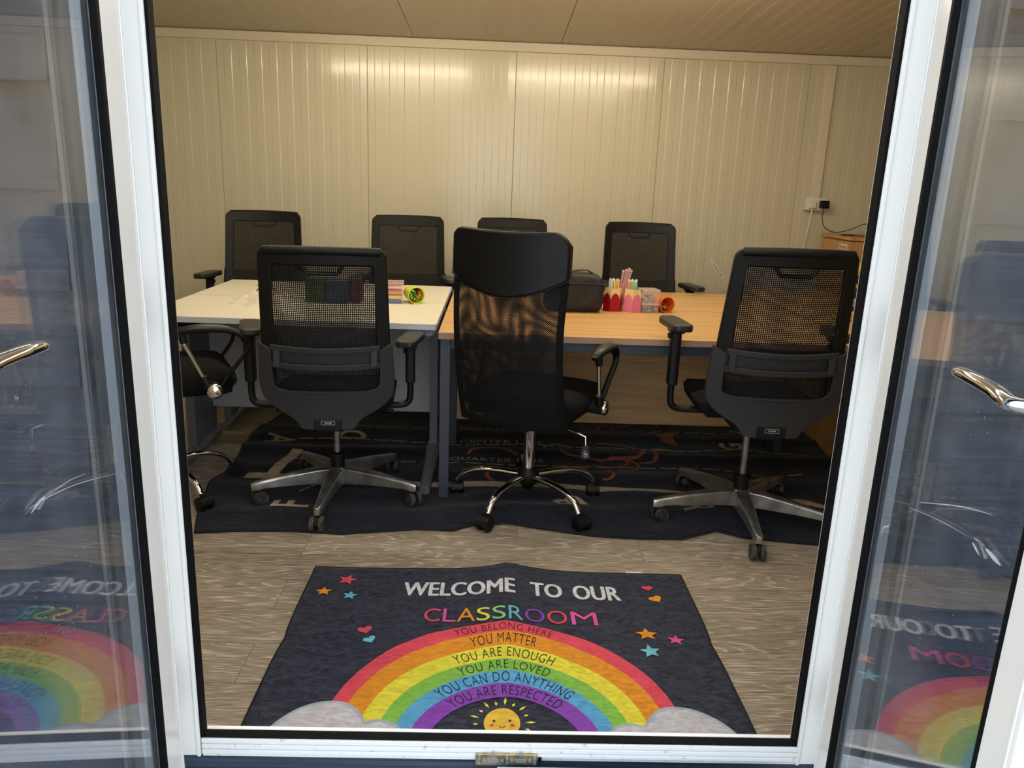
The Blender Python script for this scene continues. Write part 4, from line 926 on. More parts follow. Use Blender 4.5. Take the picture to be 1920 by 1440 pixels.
def exec_chair(spot, label, angles, lift=0.0, shift=0.0, army=0.0, leftdrop=0.03):
    x, y, rz = spot; r = 0.315
    root = empty('high_back_chair', (x, y, 0), rz, label, 'chair'); S = lift
    bm = nb(); lathe(bm, [(0.0, 0.075), (0.020, 0.072), (0.030, 0.095), (0.042, 0.100), (0.047, 0.118), (0.046, 0.150), (0.034, 0.166), (0.0, 0.166)], 24); base = build('base_hub', bm, M_blk, root)
    for i, a in enumerate(angles):
        aw = math.radians(a) - rz; d = Vector((math.cos(aw), math.sin(aw), 0)); bm = nb()
        pts = catmull([tuple(d * 0.035 + Vector((0, 0, 0.132))), tuple(d * 0.13 + Vector((0, 0, 0.136))), tuple(d * 0.22 + Vector((0, 0, 0.130))), tuple(d * 0.28 + Vector((0, 0, 0.105))), tuple(d * 0.312 + Vector((0, 0, 0.066)))], 6)
        tube(bm, pts, 0.0155, 14, 0.8); build('base_leg', bm, M_chrome, base, smooth=60)
        caster(root, d.x * r, d.y * r, aw + (1.2, 0.3, 1.57, 1.4, -0.4)[i], False, True)
    bm = nb(); cyl(bm, (0, 0, 0.15), (0, 0, 0.36), 0.025, 0.025, 24); cyl(bm, (0, 0, 0.30), (0, 0, 0.40 + S), 0.014); build('gas_lift', bm, M_chrome, root, smooth=50)
    bm = nb(); box(bm, -0.07, 0.07, -0.20 + shift, 0.10 + shift, 0.385 + S, 0.42 + S); build('mechanism', bm, M_blk, root, bevel=0.006)
    # lever with printed paddle
    lv = nb(); tube(lv, [(0.05, -0.04 + shift, 0.39 + S), (0.21, -0.08 + shift, 0.385 + S), (0.270, -0.085 + shift, 0.37 + S), (0.273, -0.087 + shift, 0.335 + S)], 0.004, 8); l_ = build('height_lever', lv, M_chrome, root, smooth=60)
    pd = nb(); pp = [(-0.010, 0.050), (0.010, 0.050), (0.019, 0.012), (0.017, 0.0), (0.009, -0.006), (-0.009, -0.006), (-0.017, 0.0), (-0.019, 0.012)]
    ca, sa = math.cos(-rz), math.sin(-rz)
    fn = lambda u, v, d: (0.273 + u * ca - d * sa, -0.087 + shift + u * sa + d * ca, 0.285 + S + v)
    prism(pd, pp, fn, -0.005, 0.005); pdl = build('paddle', pd, M_blk2, l_, bevel=0.002)
    t = nb(); ribbon(t, [(-0.008, 0.022), (-0.002, 0.016), (-0.006, 0.010), (0.0, 0.003)], 0.002); ribbon(t, [(0.003, 0.024), (0.008, 0.014)], 0.002); ribbon(t, [(-0.006, 0.030), (-0.001, 0.028)], 0.003); ribbon(t, [(0.003, 0.010), (0.009, 0.006)], 0.002); ribbon(t, [(-0.004, 0.020), (0.006, 0.012)], 0.002)
    for v in t.verts: v.co = Vector(fn(v.co.x, v.co.y, -0.0056))
    build('icons', t, MATS['pale_badge_print'], pdl, smooth=0)
    # seat
    bm = nb(); n = 18; T = []; Bt = []
    for j in range(n + 1):
        T.append([]); Bt.append([])
        for i in range(n + 1):
            u = -1 + 2 * i / n; v = -1 + 2 * j / n; k = 1.0 / max(1.0, (abs(u) ** 4 + abs(v) ** 4) ** 0.25); e = max(abs(u), abs(v)) ** 6
            px, py = u * k * 0.255, v * k * 0.245 + 0.04 + shift; fr_ = max(0, v - 0.5)
            T[-1].append(bm.verts.new((px, py, 0.535 - 0.045 * e - 0.03 * fr_ * fr_ * 4 * (1) + S))); Bt[-1].append(bm.verts.new((px * (1 - 0.05 * e), py - 0.01 * e * v, 0.415 + 0.03 * e + S)))
    for j in range(n):
        for i in range(n): bm.faces.new((T[j][i], T[j][i + 1], T[j + 1][i + 1], T[j + 1][i])); bm.faces.new((Bt[j][i], Bt[j + 1][i], Bt[j + 1][i + 1], Bt[j][i + 1]))
        bm.faces.new((T[0][j], Bt[0][j], Bt[0][j + 1], T[0][j + 1])); bm.faces.new((T[n][j], T[n][j + 1], Bt[n][j + 1], Bt[n][j])); bm.faces.new((T[j][0], T[j + 1][0], Bt[j + 1][0], Bt[j][0])); bm.faces.new((T[j][n], Bt[j][n], Bt[j + 1][n], T[j + 1][n]))
    build('seat', bm, M_fab, root, smooth=80)
    # tall S-curved back
    def sf(px, z):
        t = (z - S - 0.43) / 0.74
        return -0.235 + shift - 0.075 * t - 0.050 * math.sin(PI * t * 1.15) * (1 - 0.2 * t) - 0.055 * max(0, t - 0.75) + 0.045 * (px / 0.23) ** 2
    def hw(z):
        t = (z - S - 0.43) / 0.74; return 0.226 - 0.008 * math.sin(PI * min(1, max(0, t * 1.2))) + 0.006 * t
    zb, zt = 0.405 + S, 1.170 + S
    # side piping frame
    for s in (-1, 1):
        bm = nb(); strip(bm, [(s * (hw(zb + 0.61 * k / 16)), zb + 0.61 * k / 16) for k in range(17)], [(s * (hw(zb + 0.61 * k / 16) - 0.022), zb + 0.61 * k / 16) for k in range(17)], sf, 0.022, False, 2); build('side_frame', bm, M_fab, root, smooth=60, bevel=0.006)
    bm = nb(); sheet(bm, lambda z: -hw(z) + 0.012, lambda z: hw(z) - 0.012, zb, zb + 0.63, sf, off=-0.008); build('mesh_panel', bm, M_mesh_a, root, smooth=180)
    bm = nb(); sheet(bm, lambda z: -hw(z) + 0.012, lambda z: hw(z) - 0.012, zb + 0.02, zb + 0.63, sf, off=0.012); build('mesh_panel', bm, M_mesh_b, root, smooth=180)
    bm = nb(); strip(bm, [(-hw(zb) + 0.45 * k / 10, zb + 0.000) for k in range(11)], [(-hw(zb) + 0.45 * k / 10, zb + 0.03) for k in range(11)], sf, 0.020, False, 1); build('bottom_hem', bm, M_fab, root, smooth=60, bevel=0.004)
    # leather headrest: curved lower seam, rounded upper corners
    bm = nb(); n = 26; up = []; lo = []
    for k in range(n + 1):
        s = -1 + 2 * k / n; px = s * hw(1.1 + S) * 1.0; c = abs(s)
        top = zt - 0.010 * (1 - c ** 2) * 1.0 - (0.055 * max(0, (c - 0.72) / 0.28) ** 2.2 if s > 0 else 0.030 * max(0, (c - 0.80) / 0.20) ** 2.4)
        bot = 0.925 + S + 0.072 * c ** 1.8
        up.append((px, top)); lo.append((px, bot))
    strip(bm, up, lo, lambda a, b: sf(a, b), 0.040, False, 10); hd = build('headrest', bm, M_leath, root, smooth=60, bevel=0.012, seg=3)
    bm = nb(); tube(bm, [(a, sf(a, b) - 0.021, b) for a, b in lo], 0.0028, 6); build('seam_piping', bm, M_leath, hd, smooth=60)
    # loop arms with chrome rod and disc
    for s in (-1, 1):
        X = s * 0.30; y0 = 0.01 + shift + army; S0 = S; S = S0 - (leftdrop if s < 0 else 0.0)
        bm = nb(); pts = catmull([(X - s * 0.01, y0 - 0.115, 0.690 + S), (X, y0 - 0.07, 0.708 + S), (X + s * 0.004, y0, 0.714 + S), (X, y0 + 0.085, 0.704 + S), (X, y0 + 0.145, 0.668 + S), (X, y0 + 0.150, 0.625 + S), (X - s * 0.01, y0 + 0.105, 0.560 + S), (X - s * 0.02, y0 + 0.045, 0.480 + S)], 6)
        nn = len(pts); tube(bm, pts, [0.013 + 0.012 * max(0, math.sin(PI * min(1, k / (nn * 0.62)))) for k in range(nn)], 12, 0.6, up=(1, 0, 0)); arm = build('arm_loop', bm, M_blk, root, smooth=60)
        bm = nb(); tube(bm, [tuple(Vector(p) + Vector((0, 0, 0.006))) for p in pts[2:22]], [0.012 + 0.014 * math.sin(PI * k / 19) for k in range(20)], 12, 0.45, up=(1, 0, 0)); build('arm_pad', bm, M_pad, arm, smooth=60)
        bm = nb(); cyl(bm, (X, y0 - 0.085, 0.67 + S), (X - s * 0.01, y0 - 0.01, 0.505 + S), 0.0085); build('chrome_rod', bm, M_chrome, arm, smooth=60)
        bm = nb(); cyl(bm, (X, y0 - 0.088, 0.698 + S), (X, y0 - 0.078, 0.660 + S), 0.014); cyl(bm, (X - s * 0.01, y0 - 0.018, 0.525 + S), (X - s * 0.01, y0 + 0.0, 0.48 + S), 0.014, 0.02); cyl(bm, (s * 0.10, y0 + 0.02, 0.465 + S), (X + s * 0.010, y0 + 0.02, 0.465 + S), 0.022, 0.030, 20); build('arm_bracket', bm, M_blk, arm, bevel=0.004)
        bm = nb(); lathe(bm, [(0.0, 0.010), (0.015, 0.009), (0.026, 0.005), (0.0305, 0.0), (0.0305, -0.008)], 28, Matrix.Translation((X + s * 0.012, y0 + 0.02, 0.465 + S)) @ Matrix.Rotation(s * PI / 2, 4, 'Y')); build('chrome_disc', bm, M_chrome, arm, smooth=60); S = S0
    return root
sp = chair_spots['M']; exec_chair(sp[:3], 'high-back chair with black leather headrest and chrome base between the desks', sp[3])
sp = chair_spots['S']; exec_chair(sp[:3], 'high-back chair turned sideways beside the left door jamb, arm loop showing', sp[3], 0.035, 0.05, 0.15, 0.08)

# ------------------------------------------------------------------ things on the desks
T = 0.7302
# black equipment bag
bg_ = empty('equipment_bag', (0.400, 3.775, T), 0.02, 'soft black zip bag lying on the oak desk beside the red pot', 'bag')
bm = nb(); n = 14
def bagpt(u, v, w):
    x = u * 0.145; y = v * 0.085; z = w * 0.188
    pinch = 1 - 0.05 * (w - 0.5) ** 2 * 4
    z *= 1 - 0.05 * (u + 0.2) ** 2
    q = Vector((x * pinch, y * pinch, z)); nn = noise.noise(Vector((x * 22, y * 22, z * 22))) * 0.006
    return q + Vector((u, v, w - 0.5)) * nn * 1.0
faces = []
for ax in range(3):
    for sd_ in (-1, 1):
        g = []
        for j in range(n + 1):
            g.append([])
            for i in range(n + 1):
                a = -1 + 2 * i / n; b = -1 + 2 * j / n; c = [0, 0, 0]; c[ax] = sd_; c[(ax + 1) % 3] = a; c[(ax + 2) % 3] = b
                k = 1.0 / ((abs(c[0]) ** 9 + abs(c[1]) ** 9 + abs(c[2]) ** 9) ** (1 / 9.0)); c = [q * k for q in c]
                g[-1].append(bm.verts.new(bagpt(c[0], c[1], (c[2] + 1) / 2)))
        for j in range(n):
            for i in range(n): bm.faces.new((g[j][i], g[j][i + 1], g[j + 1][i + 1], g[j + 1][i]))
bmesh.ops.remove_doubles(bm, verts=bm.verts[:], dist=0.0006)
M_nylon = mat('black_nylon', rgb(34, 31, 30), 0.55, bump=(60, 0.5))
build('body', bm, M_nylon, bg_, smooth=80)
bm = nb(); tube(bm, [(-0.144, -0.086, 0.138), (0.0, -0.090, 0.140), (0.143, -0.086, 0.140), (0.149, 0.0, 0.142), (0.143, 0.084, 0.140)], 0.005, 6, 0.7); build('zip', bm, M_blk, bg_, smooth=60)
bm = nb(); tube(bm, catmull([(-0.02, -0.03, 0.186), (0.0, -0.03, 0.197), (0.06, -0.02, 0.199), (0.09, -0.01, 0.184)], 5), 0.008, 8, 0.4); build('carry_strap', bm, M_nylon, bg_, smooth=60)
# pencil pots
def hexr(r, a=0.0): return [(r * math.cos(PI / 3 * k + a), r * math.sin(PI / 3 * k + a)) for k in range(6)]
M_potwood = mat('pot_wood_tone', rgb(238, 205, 150), 0.5)
def pot(x, y, rz, m, label):
    r = empty('pencil_pot', (x, y, T), rz, label, 'pencil pot')
    bm = nb(); R = 0.048
    for z0, z1, r0, r1 in ((0.0, 0.082, R, R), (0.082, 0.112, R, R * 0.86)):
        a = [bm.verts.new((px, py, z0)) for px, py in hexr(r0)]; b = [bm.verts.new((px, py, z1)) for px, py in hexr(r1)]
        for k in range(6): bm.faces.new((a[k], a[(k + 1) % 6], b[(k + 1) % 6], b[k]))
    a = [bm.verts.new((px, py, 0.112)) for px, py in hexr(R * .86)]; b = [bm.verts.new((px, py, 0.112)) for px, py in hexr(R * .78)]; c = [bm.verts.new((px, py, 0.010)) for px, py in hexr(R * .86)]
    for k in range(6): bm.faces.new((a[k], a[(k + 1) % 6], b[(k + 1) % 6], b[k])); bm.faces.new((b[k], b[(k + 1) % 6], c[(k + 1) % 6], c[k]))
    bm.faces.new(c)
    build('wooden_tip', bm, M_potwood, r, smooth=20)
    bm = nb(); H = hexr(R + 0.0012)
    for k in range(6):
        p = Vector(H[k]); q = Vector(H[(k + 1) % 6]); top = []
        for i in range(13):
            s = i / 12; zz = 0.056 + 0.034 * math.sin(PI * s) ** 0.75; w = p.lerp(q, s); rr = 1.0 if zz < 0.082 else 1 - 0.14 * (zz - 0.082) / 0.03; top.append((w.x * rr, w.y * rr, zz))
        V = [bm.verts.new((p.x, p.y, 0)), bm.verts.new((q.x, q.y, 0))] + [bm.verts.new(t_) for t_ in top[::-1]]
        bm.faces.new(V)
    bm.faces.new([bm.verts.new((px, py, 0)) for px, py in H])
    build('scalloped_body', bm, m, r, smooth=0)
    return r
M_potr = mat('red_plastic', rgb(176, 16, 36), 0.35); M_potp = mat('pink_plastic', rgb(236, 130, 160), 0.35)
pots = [(0.604, 3.800, 0.05, 'red'), (0.696, 3.790, 0.25, 'pink')]
pot(0.604, 3.800, math.radians(8), M_potr, 'red pencil-shaped pot full of pastel pens beside the black bag')
pot(0.700, 3.790, math.radians(22), M_potp, 'pink pencil-shaped pot full of pastel pens beside the clear boxes')
pen_cols = {'yellow': mat('pastel_yellow', rgb(244, 206, 104), 0.4), 'mint': mat('pastel_mint', rgb(146, 214, 170), 0.4), 'aqua': mat('pastel_aqua', rgb(140, 206, 206), 0.4), 'orange': mat('pastel_orange', rgb(244, 178, 92), 0.4), 'white': mat('pen_white', rgb(238, 234, 224), 0.4), 'pink': mat('pastel_pink', rgb(236, 160, 160), 0.4)}
pen_proto = {}
def pen(px, py, pz, tx, ty, L, colr, potname):
    if colr not in pen_proto:
        bm = nb(); lathe(bm, [(0.0, 0.0), (0.0036, 0.004), (0.0042, 0.02), (0.0042, 0.128), (0.0030, 0.133)], 8); o = build('felt_pen', bm, pen_cols[colr], smooth=50)
        bm = nb(); lathe(bm, [(0.0026, 0.131), (0.0032, 0.134), (0.0030, 0.142), (0.0, 0.146)], 8); build('end_cap', bm, pen_cols['white'], o, smooth=50)
        pen_proto[colr] = o
    else: o = copy_tree(pen_proto[colr])
    o.location = (px, py, pz); o.rotation_euler = (-ty, tx, random.uniform(0, 6)); 
    tag(o, '%s felt pen standing in the %s pencil-shaped pot' % (colr, potname), 'pen', 'pens in the %s pencil pot' % potname)
for (cx, cy, _, nm) in pots:
    lst = ['mint', 'white', 'yellow', 'yellow', 'orange', 'yellow', 'mint', 'aqua', 'white', 'yellow', 'orange', 'mint', 'yellow', 'white'] if nm == 'red' else ['aqua', 'orange', 'mint', 'mint', 'aqua', 'mint', 'yellow', 'mint', 'pink', 'orange', 'pink', 'aqua', 'yellow', 'mint']
    for i, c in enumerate(lst):
        rr = 0.027 if i < 9 else 0.013; a = (2 * PI * i / 9 + 3.4) if i < 9 else 2 * PI * (i - 9) / 5
        x, y = rr * math.cos(a), rr * math.sin(a)
        pen(cx + x * 0.8, cy + y * 0.8, T + 0.013, x * 2.2, y * 2.2, 0.15, c, nm)
# pink fineliners leaning behind, between the pots
for i, (dx, z, tl) in enumerate(((0.0, 0.0, 0.10), (0.008, 0.006, 0.14), (0.016, 0.012, 0.17), (0.022, 0.004, 0.2))):
    bm = nb(); prism(bm, rrect(-0.0055, 0.0055, -0.003, 0.003, 0.0015, 2), lambda u, v, d: (u, v, d), 0.0, 0.190 + z)
    o = build('pink_marker', bm, mat('dusty_pink_plastic', rgb(218, 160, 164), 0.4), smooth=30)
    o.location = (0.638 + dx, 3.860 + 0.004 * i, T + 0.0005); o.rotation_euler = (0, tl, 0)
    bm = nb(); box(bm, -0.0058, 0.0058, -0.0033, 0.0033, 0.186 + z, 0.196 + z); build('end_cap', bm, mat('pale_pink_plastic', rgb(244, 206, 204), 0.4), o)
    tag(o, 'tall dusty pink marker leaning behind the red and pink pots', 'marker', 'pink markers behind the pots')
# clear boxes
def milky(name, k, col):
    m = bpy.data.materials.new(name); m.use_nodes = True; N = m.node_tree.nodes; L = m.node_tree.links; p = N['Principled BSDF']
    p.inputs['Base Color'].default_value = col; p.inputs['Roughness'].default_value = 0.12; p.inputs['Specular IOR Level'].default_value = 0.8
    tr = N.new('ShaderNodeBsdfTransparent'); mx = N.new('ShaderNodeMixShader'); mx.inputs[0].default_value = k; L.new(tr.outputs[0], mx.inputs[1]); L.new(p.outputs[0], mx.inputs[2]); L.new(mx.outputs[0], N['Material Output'].inputs['Surface'])
    return m
M_clear = milky('clear_plastic_shell', 0.16, rgb(244, 232, 230)); M_lid = milky('milky_plastic', 0.48, rgb(244, 232, 228))
def clearbox(x, y, z, rz, w, d, h, label, bits):
    r = empty('plastic_box', (x, y, z), rz, label, 'box', 'clear plastic boxes beside the pink pot')
    t = 0.002; bm = nb(); box(bm, -w / 2, w / 2, -d / 2, d / 2, 0, t); box(bm, -w / 2, w / 2, -d / 2, -d / 2 + t, t, h); box(bm, -w / 2, w / 2, d / 2 - t, d / 2, t, h); box(bm, -w / 2, -w / 2 + t, -d / 2 + t, d / 2 - t, t, h); box(bm, w / 2 - t, w / 2, -d / 2 + t, d / 2 - t, t, h)
    build('body', bm, M_clear, r, smooth=0)
    bm = nb(); box(bm, -w / 2 - .003, w / 2 + .003, -d / 2 - .003, d / 2 + .003, h, h + 0.004); box(bm, -w / 2 - .003, w / 2 + .003, -d / 2 - .003, -d / 2, h - .006, h); build('lid', bm, M_lid, r, bevel=0.001)
    for c, n_ in bits:
        bm = nb()
        for _ in range(n_):
            a = random.uniform(-w / 2 + .014, w / 2 - .014); b = random.uniform(-d / 2 + .014, d / 2 - .014); zz = random.uniform(0.003, h * 0.55)
            M_ = Matrix.Translation((a, b, zz + 0.004)) @ Matrix.Rotation(random.uniform(0, 3), 4, 'Z') @ Matrix.Rotation(random.uniform(-.6, .6), 4, 'X'); box(bm, -0.008, 0.008, -0.004, 0.004, -0.003, 0.003, M_)
        o = build('clips', bm, c, r, smooth=0); o['kind'] = 'stuff'
Cvi = mat('violet_plastic', rgb(92, 84, 160), 0.4); Cgr = mat('vivid_green_plastic', rgb(70, 200, 70), 0.4); Cpi = mat('lilac_plastic', rgb(214, 180, 214), 0.4); Cye = mat('yellow_plastic', rgb(236, 206, 70), 0.4); Cre = mat('coral_plastic', rgb(226, 90, 80), 0.4)
clearbox(0.785, 3.800, T, 0.05, 0.080, 0.085, 0.044, 'clear box of violet clips, bottom of the stack by the pink pot', [(Cvi, 14), (Cpi, 10)])
clearbox(0.783, 3.806, T + 0.0485, 0.12, 0.084, 0.090, 0.060, 'clear box with green and yellow clips, top of the stack by the pink pot', [(Cgr, 6), (Cpi, 10), (Cye, 4), (Cvi, 6)])
clearbox(0.775, 3.915, T, -0.08, 0.080, 0.085, 0.044, 'clear box of small clips standing behind the stacked pair', [(Cpi, 8), (Cye, 5)])
# fallen cups
def cup(x, y, rz, R, L, m, label, bits, cname):
    r = empty(cname, (x, y, T + R), rz, label, 'cup')
    Mx = Matrix.Rotation(PI / 2, 4, 'X')                       # open end looks along -y locally
    bm = nb(); lathe(bm, [(R * 0.82, -L), (R * 0.95, 0.0), (R, 0.0), (R, 0.004), (R * 0.90, 0.004), (R * 0.90, -0.002), (R * 0.78, -L + 0.004)], 32, Mx)
    # close the bottom
    bm.faces.new([bm.verts.new(Mx @ Vector((R * 0.82 * math.cos(2 * PI * k / 32), R * 0.82 * math.sin(2 * PI * k / 32), -L))) for k in range(32)])
    build('body', bm, m, r, smooth=40)
    for v in []: pass
    for c, lst in bits:
        bm = nb()
        for (a, b, rr, dep) in lst: cyl(bm, (a * R, 0.012 + dep, b * R), (a * R * 0.9, L - 0.012, b * R * 0.9), rr, seg=10)
        build('contents', bm, c, r, smooth=50)
    return r
M_orp = mat('translucent_orange_plastic', rgb(246, 116, 34), 0.35, 0, 0.5, **{'Transmission Weight': 0.15}); M_lime = mat('lime_plastic', rgb(208, 226, 58), 0.35)
random.seed(3)
def bits(n, r0, r1, sp=0.62):
    out = []
    for _ in range(n):
        a = random.uniform(0, 2 * PI); q = sp * math.sqrt(random.random()); out.append((q * math.cos(a), q * math.sin(a), random.uniform(r0, r1), random.uniform(0.0, 0.03)))
    return out
olive = mat('olive_contents', rgb(150, 120, 50), 0.5)
cup(0.872, 3.775, 0.30, 0.040, 0.105, M_orp, 'orange plastic cup lying on its side on the oak desk', [(olive, [(-.3, -.5, .006, .02), (-.1, -.45, .006, .03), (.1, -.5, .005, .01), (-.2, -.2, .005, .02), (0, 0, .005, .03), (.2, -.3, .005, .0), (-.4, -.2, .005, .03)]), (Cre, [(.25, -.1, .005, .02)]), (Cye, [(-.15, -.35, .004, .0)])], 'plastic_cup')
cup(-0.372, 3.800, 0.40, 0.042, 0.110, M_lime, 'lime green cup of crayons lying on its side on the white desk', [(mat('leaf_green_plastic', rgb(84, 190, 74), 0.4), [(-.55, .15, .007, 0), (-.5, -.15, .007, 0), (.05, .2, .005, .01), (.1, -.1, .005, 0), (-.05, -.45, .005, 0), (.45, -.4, .005, 0)]), (mat('deep_green_plastic', rgb(60, 130, 50), 0.4), bits(14, .004, .006)), (mat('orange_crayon', rgb(240, 120, 40), 0.4), [(.5, -.05, .009, 0), (.5, .3, .006, 0), (-.15, -.6, .005, 0)]), (Cye, [(-.3, .5, .006, 0), (.3, -.3, .004, 0), (.2, -.65, .004, 0), (-.45, -.4, .004, 0), (-.15, -.35, .003, 0)])], 'plastic_cup')
clearbox_r = empty('plastic_box', (-0.490, 3.830, T), 0.1, 'clear box of coloured pieces beside the lime green cup', 'box')
bm = nb(); box(bm, -0.05, 0.05, -0.05, 0.05, 0, 0.098); build('body', bm, M_clear, clearbox_r, smooth=0)
bm = nb(); box(bm, -0.053, 0.053, -0.053, 0.053, 0.098, 0.104); build('lid', bm, M_lid, clearbox_r)
bm = nb(); box(bm, -0.046, 0.046, -0.044, 0.044, 0.046, 0.062); box(bm, -0.04, 0.04, -0.04, 0.04, 0.084, 0.09); build('red_contents', bm, mat('pale_coral_plastic', rgb(232, 130, 120), 0.5), clearbox_r)
bm = nb(); box(bm, -0.046, 0.046, -0.044, 0.044, 0.022, 0.040); build('yellow_contents', bm, Cye, clearbox_r)
bm = nb(); box(bm, -0.030, 0.040, -0.046, 0.02, 0.004, 0.020); build('blue_contents', bm, mat('blue_plastic', rgb(60, 84, 190), 0.4), clearbox_r)
# seen through the chair mesh
def block(name, x0, x1, y0, y1, h, m, label, cat):
    o = build(name, bx(-(x1 - x0) / 2, (x1 - x0) / 2, -(y1 - y0) / 2, (y1 - y0) / 2, 0, h), m, bevel=0.006); o.location = ((x0 + x1) / 2, (y0 + y1) / 2, T); tag(o, label, cat)
    l = build('lid', bx(-(x1 - x0) / 2 - .002, (x1 - x0) / 2 + .002, -(y1 - y0) / 2 - .002, (y1 - y0) / 2 + .002, h, h + 0.008), m, o, bevel=0.002); return o
block('pencil_tub', -0.905, -0.815, 3.74, 3.84, 0.105, mat('moss_green_plastic', rgb(70, 96, 44), 0.5), 'green tub on the white desk, seen through the chair mesh', 'tub')
block('pencil_tub', -0.805, -0.700, 3.74, 3.84, 0.100, mat('denim_blue_plastic', rgb(56, 74, 110), 0.5), 'blue tub on the white desk, seen through the chair mesh', 'tub')
block('pencil_tub', -0.690, -0.640, 3.76, 3.84, 0.110, mat('brick_red_plastic', rgb(104, 50, 50), 0.5), 'narrow red tub on the white desk, seen through the chair mesh', 'tub')
# crumpled clear bag
def film_material():
    m = bpy.data.materials.new('crumpled_film'); m.use_nodes = True; N = m.node_tree.nodes; L = m.node_tree.links; p = N['Principled BSDF']
    p.inputs['Base Color'].default_value = rgb(240, 236, 220); p.inputs['Roughness'].default_value = 0.2
    tr = N.new('ShaderNodeBsdfTransparent'); mx = N.new('ShaderNodeMixShader'); mx.inputs[0].default_value = 0.35; L.new(tr.outputs[0], mx.inputs[1]); L.new(p.outputs[0], mx.inputs[2]); L.new(mx.outputs[0], N['Material Output'].inputs['Surface'])
    return m
bm = nb(); G = []; n = 34
for j in range(n + 1):
    G.append([])
    for i in range(n + 1):
        u = -1 + 2 * i / n; v = -1 + 2 * j / n; a = math.atan2(v, u); rr = max(abs(u), abs(v)); edge = 0.13 * (1 + 0.25 * math.sin(3 * a + 1) + 0.15 * math.sin(7 * a))
        x = rr * edge * math.cos(a) * 1.2; y = rr * edge * math.sin(a) * 1.0
        q = Vector((x * 14, y * 14, 0)); ridge = 1 - abs(noise.noise(q)) * 2.2 + 0.5 * (1 - abs(noise.noise(q * 2.3)) * 2)
        z = 0.001 + max(0.0, (1 - rr ** 2) * (0.030 + 0.022 * ridge)) * (1.0 if i % 33 else 1)
        G[-1].append(bm.verts.new((x + 0.3 * z, y, z)))
for j in range(n):
    for i in range(n): bm.faces.new((G[j][i], G[j][i + 1], G[j + 1][i + 1], G[j + 1][i]))
pb = build('plastic_bag', bm, film_material(), smooth=0); pb.location = (-1.100, 3.715, T); tag(pb, 'crumpled clear plastic bag lying on the white desk', 'plastic bag')
bm = nb()
for cx in (-0.018, 0.028):
    for k in range(3):
        a = 2 * PI * k / 3; ribbon(bm, [(cx + 0.011 * math.cos(a + t * 0.28), 0.011 * math.sin(a + t * 0.28)) for t in range(5)], 0.0045)
ribbon(bm, [(-0.03, 0.024), (0.035, 0.027)], 0.004)
for v in bm.verts: v.co = Vector((v.co.x * 1.3 + 0.02, -0.035 + v.co.y * 0.5, 0.055 + v.co.y * 1.1))
build('recycling_print', bm, mat('print_black', rgb(30, 30, 28), 0.6), pb, smooth=0)

# ------------------------------------------------------------------ right side: cabinet, tools, sockets
cb = empty('storage_cabinet', (0, 0, 0), 0, 'tall oak cabinet with a small white label against the back wall', 'cabinet')
CX0, CX1, CY0, CY1, CZ = 2.304, 2.95, 4.97, 5.452, 1.067
build('body', bx(CX0 + 0.014, CX1, CY0 + 0.002, CY1, 0.0, CZ - 0.026), M_oakv, cb, bevel=0.001)
build('top', bx(CX0, CX1, CY0, CY1, CZ - 0.020, CZ), M_oakv, cb, bevel=0.001)
build('door', bx(CX0, CX0 + 0.013, CY0 + 0.004, CY1 - 0.02, 0.02, CZ - 0.030), M_oakv, cb, bevel=0.001)
lb = build('label', bx(CX0 - 0.0012, CX0, CY0 + 0.05, CY0 + 0.18, 0.985, 1.020), mat('white_label', rgb(225, 220, 210), 0.6), cb, smooth=0)
bm = nb(); t_ = text_bm('Home', 0.01)
for v in t_.verts: v.co = Vector((CX0 - 0.0018, CY0 + 0.165 - 0.10 * v.co.x, 0.990 + 0.024 * v.co.y))
join(bm, t_); build('handwriting', bm, mat('pen_ink', rgb(50, 50, 70), 0.6), lb, smooth=0)
# trunking, socket, plugs, cables
tag(build('cable_trunking', bx(2.212, 2.272, YW - 0.022, YW - 0.0005, 1.300, 2.170), M_trimw, bevel=0.002), 'white plastic cable trunking dropping from the ceiling trim to the socket', 'trunking')
sk = empty('wall_socket', (2.245, YW - 0.001, 1.262), 0, 'white double wall socket at the foot of the trunking', 'socket')
build('back_box', bx(-0.073, 0.073, -0.036, 0.0, -0.043, 0.043), M_trimw, sk, bevel=0.003)
build('faceplate', bx(-0.073, 0.073, -0.045, -0.036, -0.043, 0.043), mat('white_socket', rgb(235, 230, 222), 0.35), sk, bevel=0.003)
for dx in (-0.012, 0.012): build('switch', bx(dx - 0.006, dx + 0.006, -0.049, -0.045, 0.010, 0.026), MATS['white_socket'], sk, bevel=0.001)
def cable(name, pts, r, m, parent):
    bm = nb(); tube(bm, catmull(pts, 8), r, 8); return build(name, bm, m, parent, smooth=60)
wp = empty('plug', (2.213, YW - 0.047, 1.256), 0, 'white plug in the wall socket with white cable hanging down', 'plug')
build('body', bx(-0.024, 0.024, -0.024, 0.0, -0.024, 0.022), MATS['white_socket'], wp, bevel=0.006)
cable('cable', [(0, -0.014, -0.022), (-0.004, -0.013, -0.10), (-0.016, 0.010, -0.28), (-0.030, 0.020, -0.50), (-0.035, 0.020, -0.80)], 0.0045, MATS['white_socket'], wp)
bp_ = empty('plug', (2.292, YW - 0.047, 1.262), 0, 'black plug adapter in the wall socket with thin black cable', 'plug')
build('body', bx(-0.030, 0.030, -0.038, 0.0, -0.026, 0.026), M_blk, bp_, bevel=0.006)
cable('cable', [(0.0, -0.022, -0.024), (-0.004, -0.022, -0.09), (0.02, -0.03, -0.155), (0.09, -0.05, -0.185), (0.18, -0.08, -0.160), (0.245, -0.14, -0.118), (0.275, -0.22, -0.135), (0.285, -0.28, -0.178)], 0.0028, M_blk, bp_)
